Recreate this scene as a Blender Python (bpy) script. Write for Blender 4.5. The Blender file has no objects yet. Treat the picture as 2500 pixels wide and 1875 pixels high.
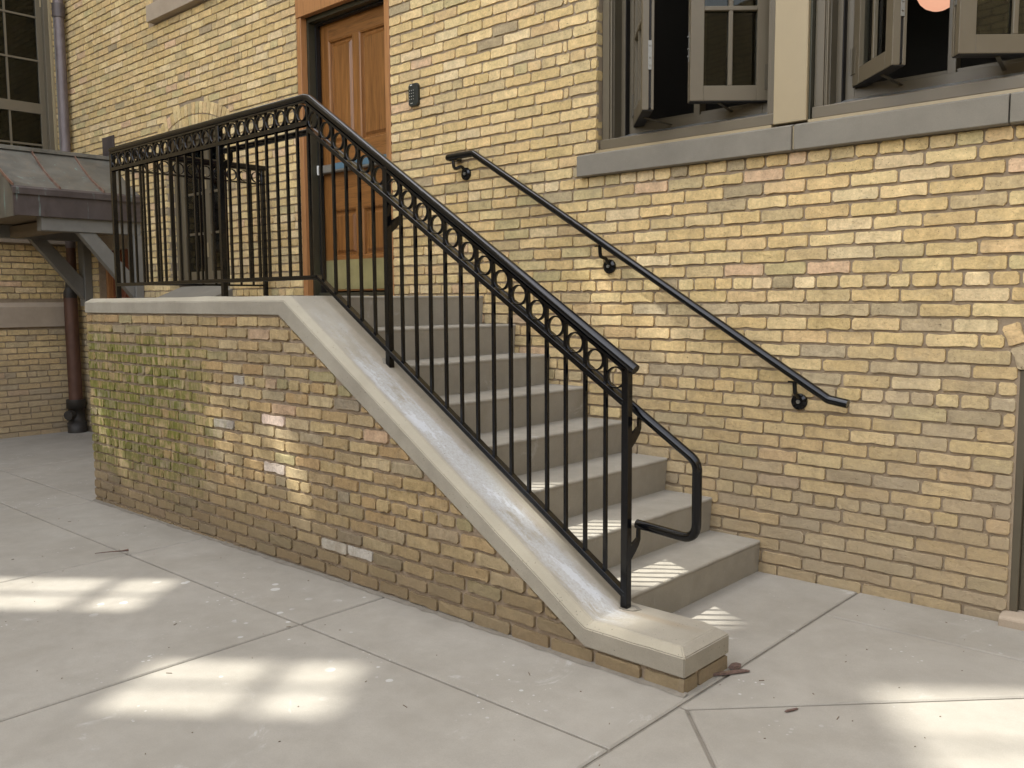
import bpy, bmesh, math, random
from mathutils import Vector, Matrix
R_ = math.radians
rng = random.Random(7)
scene = bpy.context.scene
COL = scene.collection

# ------------------------------------------------------------------ camera
CAM = Vector((4.0183, -4.0927, 1.3932)); YAW, PITCH, ROLL, FPX = 0.7429, -0.0939, -0.0062, 2167.6
_f = Vector((-math.sin(YAW)*math.cos(PITCH), math.cos(YAW)*math.cos(PITCH), math.sin(PITCH)))
_r = Vector((math.cos(YAW), math.sin(YAW), 0.0)); _u = _r.cross(_f)
_R = _r*math.cos(ROLL)+_u*math.sin(ROLL); _U = -_r*math.sin(ROLL)+_u*math.cos(ROLL)
cd = bpy.data.cameras.new('camera'); cam = bpy.data.objects.new('camera', cd); COL.objects.link(cam)
cam.matrix_world = Matrix(((_R.x, _U.x, -_f.x, CAM.x), (_R.y, _U.y, -_f.y, CAM.y), (_R.z, _U.z, -_f.z, CAM.z), (0, 0, 0, 1)))
cd.sensor_width = 36.0; cd.lens = 36.0*FPX/2500.0; cd.clip_start = 0.05; cd.clip_end = 500
scene.camera = cam
def pj(p):
    d = Vector(p)-CAM; z = d.dot(_f)
    if z < .1: return (-9e3, -9e3, z)
    return (1250+FPX*d.dot(_R)/z, 937.5-FPX*d.dot(_U)/z, z)

# ------------------------------------------------------------------ light
AZ = Vector((.79, .613, 0)).normalized(); TAN = 1.376          # the light travels along AZ, dropping TAN per metre
EL = math.atan(TAN)
world = bpy.data.worlds.new('World'); scene.world = world; world.use_nodes = True
wn = world.node_tree.nodes; wl = world.node_tree.links; wn.clear()
sky = wn.new('ShaderNodeTexSky'); sky.sky_type = 'NISHITA'; sky.sun_disc = False
sky.sun_elevation = EL; sky.sun_rotation = math.atan2(-AZ.x, -AZ.y)
sky.air_density = 1.0; sky.dust_density = 2.5; sky.ozone_density = 1.0
hs = wn.new('ShaderNodeHueSaturation'); hs.inputs['Saturation'].default_value = .30
bg = wn.new('ShaderNodeBackground'); bg.inputs['Strength'].default_value = .15
wo = wn.new('ShaderNodeOutputWorld')
wl.new(sky.outputs[0], hs.inputs['Color']); wl.new(hs.outputs[0], bg.inputs['Color']); wl.new(bg.outputs[0], wo.inputs['Surface'])
sd = bpy.data.lights.new('sun', 'SUN'); sd.energy = 2.1; sd.angle = R_(.40); sd.color = (1, .985, .95)
sun = bpy.data.objects.new('sun', sd); COL.objects.link(sun)
sdir = Vector((AZ.x, AZ.y, -TAN)).normalized()
sun.rotation_euler = sdir.to_track_quat('-Z', 'Y').to_euler(); sun.location = (-8, -8, 20)
vs = scene.view_settings; vs.view_transform = 'Standard'; vs.look = 'None'; vs.gamma = 1; vs.exposure = 2.34; vs.use_curve_mapping = False
try:
    scene.cycles.max_bounces = 8; scene.cycles.diffuse_bounces = 5; scene.cycles.transparent_max_bounces = 12
except Exception: pass

# ------------------------------------------------------------------ materials
class NT:
    def __init__(s, name):
        s.m = bpy.data.materials.new(name); s.m.use_nodes = True
        s.n = s.m.node_tree.nodes; s.l = s.m.node_tree.links; s.n.clear()
        s.o = s.n.new('ShaderNodeOutputMaterial'); s.b = s.n.new('ShaderNodeBsdfPrincipled')
        s.l.new(s.b.outputs[0], s.o.inputs['Surface'])
        s.pos = s.n.new('ShaderNodeNewGeometry').outputs['Position']
    def put(s, sock, v):
        if hasattr(v, 'links') or hasattr(v, 'is_linked'): s.l.new(v, sock)
        else: sock.default_value = v
    def math(s, op, a, b=0.0, clamp=False):
        n = s.n.new('ShaderNodeMath'); n.operation = op; n.use_clamp = clamp
        s.put(n.inputs[0], a); s.put(n.inputs[1], b); return n.outputs[0]
    def mapping(s, scale=(1, 1, 1), rot=(0, 0, 0), vec=None):
        n = s.n.new('ShaderNodeMapping'); s.l.new(vec or s.pos, n.inputs[0])
        n.inputs['Scale'].default_value = scale; n.inputs['Rotation'].default_value = rot; return n.outputs[0]
    def noise(s, scale, detail=4, rough=.55, vec=None, dist=0.0):
        n = s.n.new('ShaderNodeTexNoise'); s.l.new(vec or s.pos, n.inputs['Vector'])
        n.inputs['Scale'].default_value = scale; n.inputs['Detail'].default_value = detail
        n.inputs['Roughness'].default_value = rough; n.inputs['Distortion'].default_value = dist; return n.outputs['Fac']
    def voro(s, scale, vec=None, feature='F1'):
        n = s.n.new('ShaderNodeTexVoronoi'); n.feature = feature; s.l.new(vec or s.pos, n.inputs['Vector'])
        n.inputs['Scale'].default_value = scale; return n.outputs['Distance']
    def ramp(s, fac, a, b, ca=0.0, cb=1.0):
        n = s.n.new('ShaderNodeMapRange'); s.l.new(fac, n.inputs[0]); n.clamp = True
        n.inputs[1].default_value = a; n.inputs[2].default_value = b; n.inputs[3].default_value = ca; n.inputs[4].default_value = cb
        return n.outputs[0]
    def mix(s, fac, a, b, mode='MIX'):
        n = s.n.new('ShaderNodeMix'); n.data_type = 'RGBA'; n.blend_type = mode
        s.put(n.inputs[0], fac)
        for i, v in ((6, a), (7, b)):
            if isinstance(v, tuple): n.inputs[i].default_value = (*v, 1)
            else: s.l.new(v, n.inputs[i])
        return n.outputs[2]
    def grey(s, fac):
        n = s.n.new('ShaderNodeCombineColor')
        for i in range(3): s.l.new(fac, n.inputs[i])
        return n.outputs[0]
    def xyz(s):
        n = s.n.new('ShaderNodeSeparateXYZ'); s.l.new(s.pos, n.inputs[0]); return n.outputs
    def bump(s, h, strength=.4, dist=.004):
        n = s.n.new('ShaderNodeBump'); n.inputs['Strength'].default_value = strength; n.inputs['Distance'].default_value = dist
        s.l.new(h, n.inputs['Height']); s.l.new(n.outputs[0], s.b.inputs['Normal'])
    def col(s, c): s.put(s.b.inputs['Base Color'], (*c, 1) if isinstance(c, tuple) else c)
    def rough(s, v): s.put(s.b.inputs['Roughness'], v)

def mat_brick(name, mossy=False, dim=1.0):
    t = NT(name)
    oi = t.n.new('ShaderNodeObjectInfo').outputs['Color']
    at = t.n.new('ShaderNodeAttribute'); at.attribute_name = 'tint'
    c = t.mix(1.0, oi, at.outputs['Color'], 'MULTIPLY')
    grit = t.noise(120, 4, .7); big = t.noise(14, 3, .6); mid = t.noise(55, 5, .62, dist=.4); fine = t.noise(260, 3, .6)
    v = t.math('ADD', t.ramp(big, .3, .7, .80, 1.12), t.ramp(mid, .3, .72, -.16, .13))
    v = t.math('ADD', v, t.ramp(grit, .3, .7, -.10, .08))
    c = t.mix(1.0, c, t.grey(v), 'MULTIPLY')
    # grey weathering blotches and warm blushes
    blot = t.math('MULTIPLY', t.ramp(t.noise(9, 4, .6, dist=.8), .55, .72), t.ramp(mid, .35, .6))
    c = t.mix(t.math('MULTIPLY', blot, .38), c, (.36*dim, .31*dim, .21*dim))
    # pits and cracks
    pit = t.ramp(t.voro(80, t.mapping((1, 1, 1.4))), .09, .18, 1, 0)
    pit = t.math('MULTIPLY', pit, t.ramp(t.noise(24, 2), .46, .56))
    slit = t.noise(1.0, 4, .6, t.mapping((34, 34, 88)), .5)
    crack = t.math('MULTIPLY', t.ramp(slit, .655, .70), t.ramp(t.noise(15, 2), .48, .60))
    dark = t.math('MAXIMUM', pit, t.math('MULTIPLY', crack, .85))
    c = t.mix(t.math('MULTIPLY', dark, .85), c, (.08, .058, .036))
    if mossy:
        X = t.xyz()
        st = t.noise(1.0, 5, .6, t.mapping((44, 44, 9)))
        cell = t.noise(5.5, 3, .6, dist=.6)
        mx = t.math('MULTIPLY', t.ramp(X[0], -.35, -1.2), t.ramp(X[2], 1.30, 1.12))
        mz = t.math('MULTIPLY', mx, t.ramp(X[2], .05, .35, .25, 1))
        mk = t.math('MULTIPLY', t.ramp(t.math('ADD', cell, t.math('MULTIPLY', mz, .28)), .62, .74), mz)
        mk = t.math('MULTIPLY', mk, t.ramp(st, .40, .56, .08, 1))
        gc = t.mix(t.noise(20, 3), (.055, .068, .008), (.20, .215, .028))
        c = t.mix(t.math('MULTIPLY', mk, .95), c, gc)
        # rain streaks, soil splash on the lowest courses
        c = t.mix(t.math('MULTIPLY', t.ramp(st, .52, .70), .35), c, (.20, .145, .075))
        sp = t.math('ADD', X[2], t.math('MULTIPLY', t.noise(6, 4), .34))
        c = t.mix(t.ramp(sp, .66, .24, 0, .72), c, (.205, .155, .095))
    else:
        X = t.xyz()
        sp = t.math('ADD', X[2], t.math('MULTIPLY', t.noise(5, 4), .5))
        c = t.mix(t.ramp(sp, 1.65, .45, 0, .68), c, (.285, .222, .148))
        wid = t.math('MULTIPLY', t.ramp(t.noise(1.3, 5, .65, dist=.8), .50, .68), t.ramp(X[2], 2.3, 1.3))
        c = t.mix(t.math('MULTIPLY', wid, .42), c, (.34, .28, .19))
    t.col(c); t.rough(.92); t.b.inputs['Specular IOR Level'].default_value = .25
    h = t.math('ADD', t.math('MULTIPLY', mid, .9), t.math('MULTIPLY', fine, .35))
    h = t.math('SUBTRACT', h, t.math('MULTIPLY', dark, 1.2))
    h = t.math('ADD', h, t.math('MULTIPLY', t.noise(32, 2, .5, dist=1.2), .9))
    t.bump(h, .75, .004)
    return t.m

def mat_mortar(name, c1, c2):
    t = NT(name)
    t.col(t.mix(t.ramp(t.noise(18, 6, .65), .3, .7), c1, c2)); t.rough(.95)
    t.bump(t.math('ADD', t.noise(160, 4, .7), t.noise(30, 3)), .8, .004); return t.m

def mat_concrete(name, c1, c2, pores=.0, bumpd=.0015, kind=''):
    t = NT(name); X = t.xyz()
    a = t.noise(1.6, 6, .6, dist=.5); b = t.noise(9, 6, .65); f = t.noise(220, 3, .7)
    c = t.mix(t.ramp(a, .32, .68), c1, c2)
    c = t.mix(1.0, c, t.grey(t.ramp(b, .25, .75, .90, 1.08)), 'MULTIPLY')
    c = t.mix(1.0, c, t.grey(t.ramp(f, .3, .7, .93, 1.06)), 'MULTIPLY')
    h = t.math('ADD', t.math('MULTIPLY', f, .5), t.math('MULTIPLY', b, .6))
    if kind == 'floor':
        # paint drips near the wall and a few cement smears
        near = t.math('MULTIPLY', t.ramp(X[0], -.9, .1), t.ramp(X[0], 2.3, 1.3))
        near = t.math('MULTIPLY', near, t.ramp(X[1], -2.9, -2.3))
        w = t.mapping((1, 1, 1))
        n1 = t.n.new('ShaderNodeTexVoronoi'); n1.inputs['Scale'].default_value = 16; t.l.new(w, n1.inputs['Vector'])
        sz = t.n.new('ShaderNodeSeparateColor'); t.l.new(n1.outputs['Color'], sz.inputs[0])
        rad = t.math('MULTIPLY', t.math('POWER', sz.outputs[0], 5.0), .42)
        spot = t.ramp(t.math('SUBTRACT', t.math('ADD', n1.outputs['Distance'], t.math('MULTIPLY', t.noise(60, 2), .08)), rad), .0, .05, 1, 0)
        spot = t.math('MULTIPLY', spot, t.ramp(t.math('ADD', t.noise(2.6, 2), t.math('MULTIPLY', near, .25)), .68, .78))
        n2 = t.n.new('ShaderNodeTexVoronoi'); n2.inputs['Scale'].default_value = 48; t.l.new(w, n2.inputs['Vector'])
        s2 = t.n.new('ShaderNodeSeparateColor'); t.l.new(n2.outputs['Color'], s2.inputs[0])
        sp2 = t.ramp(t.math('SUBTRACT', n2.outputs['Distance'], t.math('MULTIPLY', t.math('POWER', s2.outputs[1], 6.0), .36)), .0, .06, 1, 0)
        sp2 = t.math('MULTIPLY', sp2, t.ramp(t.noise(1.9, 3), .57, .64))
        c = t.mix(t.math('MULTIPLY', t.math('MAXIMUM', spot, sp2), .42), c, (.62, .62, .60))
        sm = t.math('MULTIPLY', t.ramp(t.noise(2.2, 5, .7, dist=1.5), .64, .72), t.ramp(b, .42, .6))
        c = t.mix(t.math('MULTIPLY', sm, .40), c, (.60, .60, .58))
        dirt = t.ramp(t.noise(130, 2), .74, .78)
        c = t.mix(t.math('MULTIPLY', dirt, .5), c, (.16, .13, .10))
        wet = t.ramp(t.noise(.9, 5, .6), .5, .7)
        c = t.mix(t.math('MULTIPLY', wet, .22), c, (.33, .31, .27))
    if kind == 'coping':
        # chalky white efflorescence running down the sloping top, with a brown line beside the railing
        along = t.mapping((3.2, 10, 3.2), (0, 0, 0))
        s1 = t.noise(1.0, 9, .68, along, .25); brk = t.noise(38, 5, .7)
        nz = t.n.new('ShaderNodeNewGeometry'); sn = t.n.new('ShaderNodeSeparateXYZ'); t.l.new(nz.outputs['True Normal'], sn.inputs[0])
        top = t.math('MULTIPLY', t.ramp(sn.outputs[2], .72, .78), t.ramp(sn.outputs[1], -.3, -.1))
        ed = t.math('MULTIPLY', t.ramp(X[1], -1.458, -1.42), t.ramp(X[1], -1.265, -1.32))
        lo = t.ramp(X[0], .1, .9)
        m = t.math('MULTIPLY', t.math('MULTIPLY', top, ed), t.math('MULTIPLY', lo, t.ramp(X[0], 2.16, 1.98)))
        thin = t.math('MULTIPLY', m, t.ramp(t.math('ADD', t.math('ADD', s1, t.math('MULTIPLY', lo, .12)), t.math('MULTIPLY', brk, .14)), .53, .63))
        crust = t.math('MULTIPLY', m, t.ramp(t.math('ADD', s1, t.math('MULTIPLY', brk, .22)), .675, .70))
        c = t.mix(t.math('MULTIPLY', t.math('MULTIPLY', thin, t.ramp(t.noise(85, 4, .7), .30, .62, .35, 1)), .85), c, (.46, .465, .465)); c = t.mix(t.math('MULTIPLY', crust, .55), c, (.56, .58, .60))
        bev = t.math('MULTIPLY', t.ramp(sn.outputs[1], -.40, -.52), t.ramp(sn.outputs[2], .25, .4))
        c = t.mix(t.math('MULTIPLY', bev, .30), c, (.44, .395, .28))
        dr = t.math('MULTIPLY', t.ramp(t.math('ABSOLUTE', t.math('ADD', X[1], 1.292)), .012, .03, 1, 0), t.math('MULTIPLY', top, t.ramp(t.noise(3, 4), .42, .58)))
        c = t.mix(t.math('MULTIPLY', dr, .45), c, (.27, .21, .14))
    if pores > 0:
        p = t.ramp(t.voro(62), .08, .17, 1, 0)
        p = t.math('MULTIPLY', p, t.ramp(t.noise(13, 3), .5, .62))
        c = t.mix(t.math('MULTIPLY', p, pores), c, (.13, .11, .08)); h = t.math('SUBTRACT', h, p)
    if kind == 'step':
        br = t.noise(1.0, 3, .6, t.mapping((300, 12, 300)))
        h = t.math('ADD', h, t.math('MULTIPLY', br, .8))
        sc = t.math('MULTIPLY', t.ramp(t.noise(7, 4, .7, dist=1), .64, .72), .5)
        c = t.mix(sc, c, (.42, .41, .38))
        st_ = t.ramp(t.noise(3.2, 6, .7, dist=.6), .48, .68)
        c = t.mix(t.math('MULTIPLY', st_, .22), c, (.20, .175, .135))
    t.col(c); t.rough(t.ramp(b, .3, .7, .86, .96)); t.b.inputs['Specular IOR Level'].default_value = .12
    t.bump(h, .5, bumpd); return t.m

def mat_plain(name, c, rough=.5, metal=0.0, var=.06, scale=30, bumpd=0.0, coat=0.0):
    t = NT(name)
    n = t.noise(scale, 4, .6)
    t.col(t.mix(1.0, c, t.grey(t.ramp(n, .3, .7, 1-var, 1+var)), 'MULTIPLY'))
    t.rough(t.ramp(t.noise(scale*.5, 3), .3, .7, max(.02, rough-.05), min(1, rough+.06)))
    t.b.inputs['Metallic'].default_value = metal; t.b.inputs['Specular IOR Level'].default_value = .36 if name.startswith('black') else .5; t.b.inputs['Coat Weight'].default_value = coat; t.b.inputs['Coat Roughness'].default_value = .12
    if bumpd: t.bump(t.noise(scale*6, 3), .4, bumpd)
    return t.m

def mat_wood(name, c1, c2, vertical=True):
    t = NT(name)
    m = t.mapping((26, 26, 1.6) if vertical else (1.8, 26, 30))
    g = t.noise(1.0, 6, .65, m, .8); g2 = t.noise(1.0, 3, .6, t.mapping((140, 140, 5) if vertical else (6, 140, 150)))
    c = t.mix(t.ramp(g, .3, .7), c1, c2)
    c = t.mix(t.ramp(g2, .52, .68, 0, .65), c, tuple(v*.45 for v in c1))
    t.col(c); t.rough(t.ramp(g, .3, .7, .30, .42)); t.bump(g2, .25, .0006); return t.m

def mat_copper(name, c1, c2, c3, patina=True):
    t = NT(name)
    a = t.noise(5, 6, .65, t.mapping((1, 1, .5)), 1.0); st = t.noise(1.0, 5, .6, t.mapping((13, 13, 1.4)))
    c = t.mix(t.ramp(a, .32, .68), c1, c2)
    c = t.mix(t.ramp(t.noise(11, 5, .7), .50, .70, 0, .6), c, c3)
    if patina: c = t.mix(t.math('MULTIPLY', t.ramp(st, .62, .70), t.ramp(a, .42, .55)), c, (.20, .30, .28))
    t.col(c); t.rough(t.ramp(a, .3, .7, .42, .62)); t.b.inputs['Metallic'].default_value = .35
    t.bump(t.noise(7, 3), .25, .004); return t.m

def mat_glass(name, tint=(.05, .06, .05), clear=.55):
    t = NT(name); t.n.remove(t.b)
    tr = t.n.new('ShaderNodeBsdfTransparent'); tr.inputs[0].default_value = (clear, clear*1.02, clear*.95, 1)
    gl = t.n.new('ShaderNodeBsdfGlossy'); gl.inputs['Roughness'].default_value = .015; gl.inputs[0].default_value = (.9, .92, .88, 1)
    fr = t.n.new('ShaderNodeFresnel'); fr.inputs[0].default_value = 1.36
    mx = t.n.new('ShaderNodeMixShader'); t.l.new(fr.outputs[0], mx.inputs[0]); t.l.new(tr.outputs[0], mx.inputs[1]); t.l.new(gl.outputs[0], mx.inputs[2])
    bp_ = t.n.new('ShaderNodeBump'); bp_.inputs['Strength'].default_value = .08; bp_.inputs['Distance'].default_value = .01
    t.l.new(t.noise(3.5, 2), bp_.inputs['Height']); t.l.new(bp_.outputs[0], gl.inputs['Normal'])
    t.l.new(mx.outputs[0], t.o.inputs['Surface']); return t.m

def mat_farbrick(name):
    t = NT(name); X = t.xyz()
    n = t.n.new('ShaderNodeCombineXYZ'); t.l.new(t.math('ADD', X[0], X[1]), n.inputs[0]); t.l.new(X[2], n.inputs[1])
    b = t.n.new('ShaderNodeTexBrick'); t.l.new(n.outputs[0], b.inputs['Vector']); b.inputs['Scale'].default_value = 1
    b.inputs['Brick Width'].default_value = .215; b.inputs['Row Height'].default_value = .0655; b.inputs['Mortar Size'].default_value = .008
    b.inputs['Color1'].default_value = (.54, .43, .24, 1); b.inputs['Color2'].default_value = (.42, .33, .19, 1); b.inputs['Mortar'].default_value = (.22, .17, .11, 1)
    t.col(t.mix(1.0, b.outputs[0], t.grey(t.ramp(t.noise(2, 4), .3, .7, .85, 1.1)), 'MULTIPLY')); t.rough(.9); return t.m

M = dict(
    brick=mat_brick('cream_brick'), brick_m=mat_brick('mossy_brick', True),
    mortar=mat_mortar('mortar', (.255, .195, .128), (.335, .265, .182)), mortar_d=mat_mortar('mortar_rough', (.235, .178, .122), (.325, .252, .175)),
    floor=mat_concrete('paving_concrete', (.262, .241, .203), (.308, .286, .246), 0, .0012, 'floor'),
    cap=mat_concrete('coping_concrete', (.275, .248, .198), (.365, .333, .268), .9, .0015, 'coping'),
    step=mat_concrete('step_concrete', (.262, .240, .197), (.315, .290, .242), .14, .0012, 'step'),
    joint=mat_mortar('joint_sand', (.15, .132, .105), (.215, .192, .156)),
    stone=mat_concrete('grey_sill_stone', (.188, .170, .138), (.218, .200, .163), .05, .001),
    lime=mat_concrete('limestone', (.34, .275, .205), (.39, .32, .24), .12, .001),
    black=mat_plain('black_gloss_paint', (.0035, .0035, .0042), .13, 0, .2, 60, 0, 0),
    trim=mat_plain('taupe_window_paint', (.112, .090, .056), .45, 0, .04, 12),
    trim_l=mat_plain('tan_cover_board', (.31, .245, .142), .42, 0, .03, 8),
    trim_d=mat_plain('taupe_window_paint_shaded', (.085, .070, .044), .5, 0, .05, 12),  # copy of the taupe paint with shade darkening its colour
    bronze=mat_plain('dark_bronze_metal', (.05, .047, .030), .4, .3, .1, 10),
    dark=mat_plain('black_seal_and_shade', (.008, .006, .005), .6, 0, .1, 10),
    room=mat_plain('dark_room_plaster', (.035, .03, .022), .9, 0, .1, 3),
    steel=mat_plain('brushed_steel', (.20, .195, .175), .35, .3, .08, 90),
    sillmetal=mat_plain('grey_sill_flashing', (.20, .20, .19), .38, .3, .2, 9),
    door=mat_wood('varnished_door_wood', (.155, .058, .013), (.30, .130, .033)),
    door_h=mat_wood('varnished_door_rail', (.155, .058, .013), (.29, .125, .033), False),
    casing=mat_wood('orange_casing_wood', (.33, .150, .055), (.40, .19, .072)),
    dkdoor=mat_wood('red_brown_door_wood', (.13, .032, .012), (.20, .055, .02)),
    brass=mat_plain('olive_brass_plate', (.37, .34, .17), .30, .45, .30, 3),
    blue=mat_plain('blue_protective_film', (.075, .145, .20), .5, 0, .06, 20),
    plastic=mat_plain('black_plastic', (.022, .026, .024), .38, 0, .06, 60),
    keys=mat_plain('grey_key', (.55, .55, .50), .3, 0, .05, 60),
    white=mat_plain('white_mark', (.75, .74, .70), .4, 0, .03, 60),
    roofcu=mat_copper('weathered_copper_roof', (.095, .090, .074), (.165, .157, .132), (.19, .155, .115)),
    fascia=mat_copper('purple_brown_copper', (.062, .048, .045), (.105, .085, .078), (.08, .065, .062)),
    seam=mat_copper('copper_seam', (.16, .075, .05), (.24, .15, .11), (.30, .24, .19), False),
    beam=mat_plain('grey_painted_timber', (.155, .148, .130), .55, 0, .1, 12),
    soffit=mat_plain('tan_soffit_board', (.15, .112, .068), .7, 0, .08, 6),
    rustpipe=mat_copper('brown_copper_pipe', (.075, .036, .023), (.125, .064, .043), (.09, .045, .028), False),
    pipe=mat_copper('purple_grey_pipe', (.10, .078, .075), (.19, .16, .155), (.15, .12, .115), False),
    iron=mat_plain('cast_iron', (.032, .027, .022), .6, .2, .15, 30, .001),
    glass=mat_glass('window_glass'), far=mat_farbrick('distant_brick'),
    bark=mat_plain('brown_bark', (.115, .070, .055), .8, 0, .35, 90, .001),
    straw=mat_plain('dry_stalk', (.16, .11, .07), .8, 0, .2, 60),
)
def mat_lamp():
    t = NT('peach_lamp_shade'); t.col((.80, .48, .34)); t.b.inputs['Emission Color'].default_value = (1, .50, .32, 1); t.b.inputs['Emission Strength'].default_value = .17; return t.m
M['lamp'] = mat_lamp()

# ------------------------------------------------------------------ object helpers
def mesh_obj(name, verts, faces, mat, parent=None, smooth=False):
    me = bpy.data.meshes.new(name); me.from_pydata([tuple(v) for v in verts], [], faces); me.materials.append(mat); me.update()
    if smooth:
        for p in me.polygons: p.use_smooth = True
    return link(name, me, parent)
def link(name, me, parent=None):
    o = bpy.data.objects.new(name, me); COL.objects.link(o)
    if parent is not None:
        o.parent = parent
        inv = getattr(parent, 'matrix_basis', None)
        o.matrix_parent_inverse = parent.matrix_basis.inverted()
    return o
def thing(name, label, cat, loc=(0, 0, 0), group=None):
    o = bpy.data.objects.new(name, None); COL.objects.link(o); o.location = loc; o.empty_display_size = .1
    o['label'] = label; o['category'] = cat
    if group: o['group'] = group
    return o
class MB:
    """collects boxes, tubes and prisms in one mesh"""
    def __init__(s): s.v = []; s.f = []; s.sm = []
    def add(s, vs_, fs, smooth=False):
        n = len(s.v); s.v += [Vector(v) for v in vs_]; s.f += [[i+n for i in f] for f in fs]; s.sm += [smooth]*len(fs); return s
    def box(s, x0, x1, y0, y1, z0, z1):
        return s.add([(x0, y0, z0), (x1, y0, z0), (x1, y1, z0), (x0, y1, z0), (x0, y0, z1), (x1, y0, z1), (x1, y1, z1), (x0, y1, z1)],
                     [(0, 3, 2, 1), (4, 5, 6, 7), (0, 1, 5, 4), (1, 2, 6, 5), (2, 3, 7, 6), (3, 0, 4, 7)])
    def bar(s, a, b, w, h, up=Vector((0, 0, 1))):
        a = Vector(a); b = Vector(b); d = (b-a).normalized(); side = d.cross(up)
        if side.length < 1e-4: side = d.cross(Vector((0, 1, 0)))
        side.normalize(); u2 = side.cross(d).normalized()
        vv = []
        for p in (a, b):
            for sx, sz in ((-1, -1), (1, -1), (1, 1), (-1, 1)): vv.append(p+side*sx*w/2+u2*sz*h/2)
        return s.add(vv, [(0, 1, 2, 3), (7, 6, 5, 4), (0, 4, 5, 1), (1, 5, 6, 2), (2, 6, 7, 3), (3, 7, 4, 0)])
    def tube(s, pts, r, n=12, caps=True, rs=None):
        pts = [Vector(p) for p in pts]; rings = []; prev = None
        for i, p in enumerate(pts):
            if i == 0: d = pts[1]-p
            elif i == len(pts)-1: d = p-pts[i-1]
            else: d = (pts[i+1]-p).normalized()+(p-pts[i-1]).normalized()
            d.normalize()
            if prev is None:
                s0 = d.cross(Vector((0, 0, 1)))
                if s0.length < .05: s0 = d.cross(Vector((0, 1, 0)))
            else: s0 = prev-d*prev.dot(d)
            s0.normalize(); prev = s0; u0 = s0.cross(d)
            rr = rs[i] if rs else r
            rings.append([p+(s0*math.cos(2*math.pi*k/n)+u0*math.sin(2*math.pi*k/n))*rr for k in range(n)])
        vv = [v for g in rings for v in g]; ff = []
        for i in range(len(pts)-1):
            for k in range(n): ff.append((i*n+k, i*n+(k+1) % n, (i+1)*n+(k+1) % n, (i+1)*n+k))
        s.add(vv, ff, True)
        if caps: s.add(rings[0]+rings[-1], [tuple(range(n-1, -1, -1)), tuple(range(n, 2*n))])
        return s
    def prism(s, poly, axis, a0, a1):
        """extrude a 2D polygon; axis y: poly in (x,z); axis x: poly in (y,z); axis z: poly in (x,y)"""
        def P(p, a):
            return (p[0], a, p[1]) if axis == 'y' else ((a, p[0], p[1]) if axis == 'x' else (p[0], p[1], a))
        n = len(poly); vv = [P(p, a0) for p in poly]+[P(p, a1) for p in poly]
        ff = [tuple(range(n)), tuple(range(2*n-1, n-1, -1))]+[(i, i+n, (i+1) % n+n, (i+1) % n) for i in range(n)]
        return s.add(vv, ff)
    def build(s, name, mat, parent=None, bevel=0.0, seg=1, label=None):
        me = bpy.data.meshes.new(name); me.from_pydata([tuple(v) for v in s.v], [], s.f)
        me.materials.append(mat); me.polygons.foreach_set('use_smooth', s.sm); me.update()
        bm = bmesh.new(); bm.from_mesh(me); bmesh.ops.recalc_face_normals(bm, faces=bm.faces)
        if bevel > 0:
            es = [e for e in bm.edges if e.is_manifold and not all(f.smooth for f in e.link_faces) and e.calc_face_angle(0) > .3]
            bmesh.ops.bevel(bm, geom=es, offset=bevel, segments=seg, affect='EDGES', profile=.6)
        bm.to_mesh(me); bm.free()
        o = link(name, me, parent)
        if label: o['label'] = label
        return o
def arc(c, r, a0, a1, n, plane='xz', y=0):
    return [(c[0]+r*math.cos(a0+(a1-a0)*i/n), y, c[1]+r*math.sin(a0+(a1-a0)*i/n)) for i in range(n+1)]
def fillet(pts, r, n=6):
    """rounds the corners of a 3D polyline"""
    pts = [Vector(p) for p in pts]; out = [pts[0]]
    for i in range(1, len(pts)-1):
        a = (pts[i-1]-pts[i]); b = (pts[i+1]-pts[i]); la, lb = a.length, b.length; a.normalize(); b.normalize()
        ang = a.angle(b); t = min(r/math.tan(ang/2), la*.49, lb*.49)
        p0 = pts[i]+a*t; p1 = pts[i]+b*t
        for k in range(n+1):
            q = k/n; out.append(p0*(1-q)**2+pts[i]*2*q*(1-q)+p1*q*q)
    out.append(pts[-1]); return out

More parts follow.
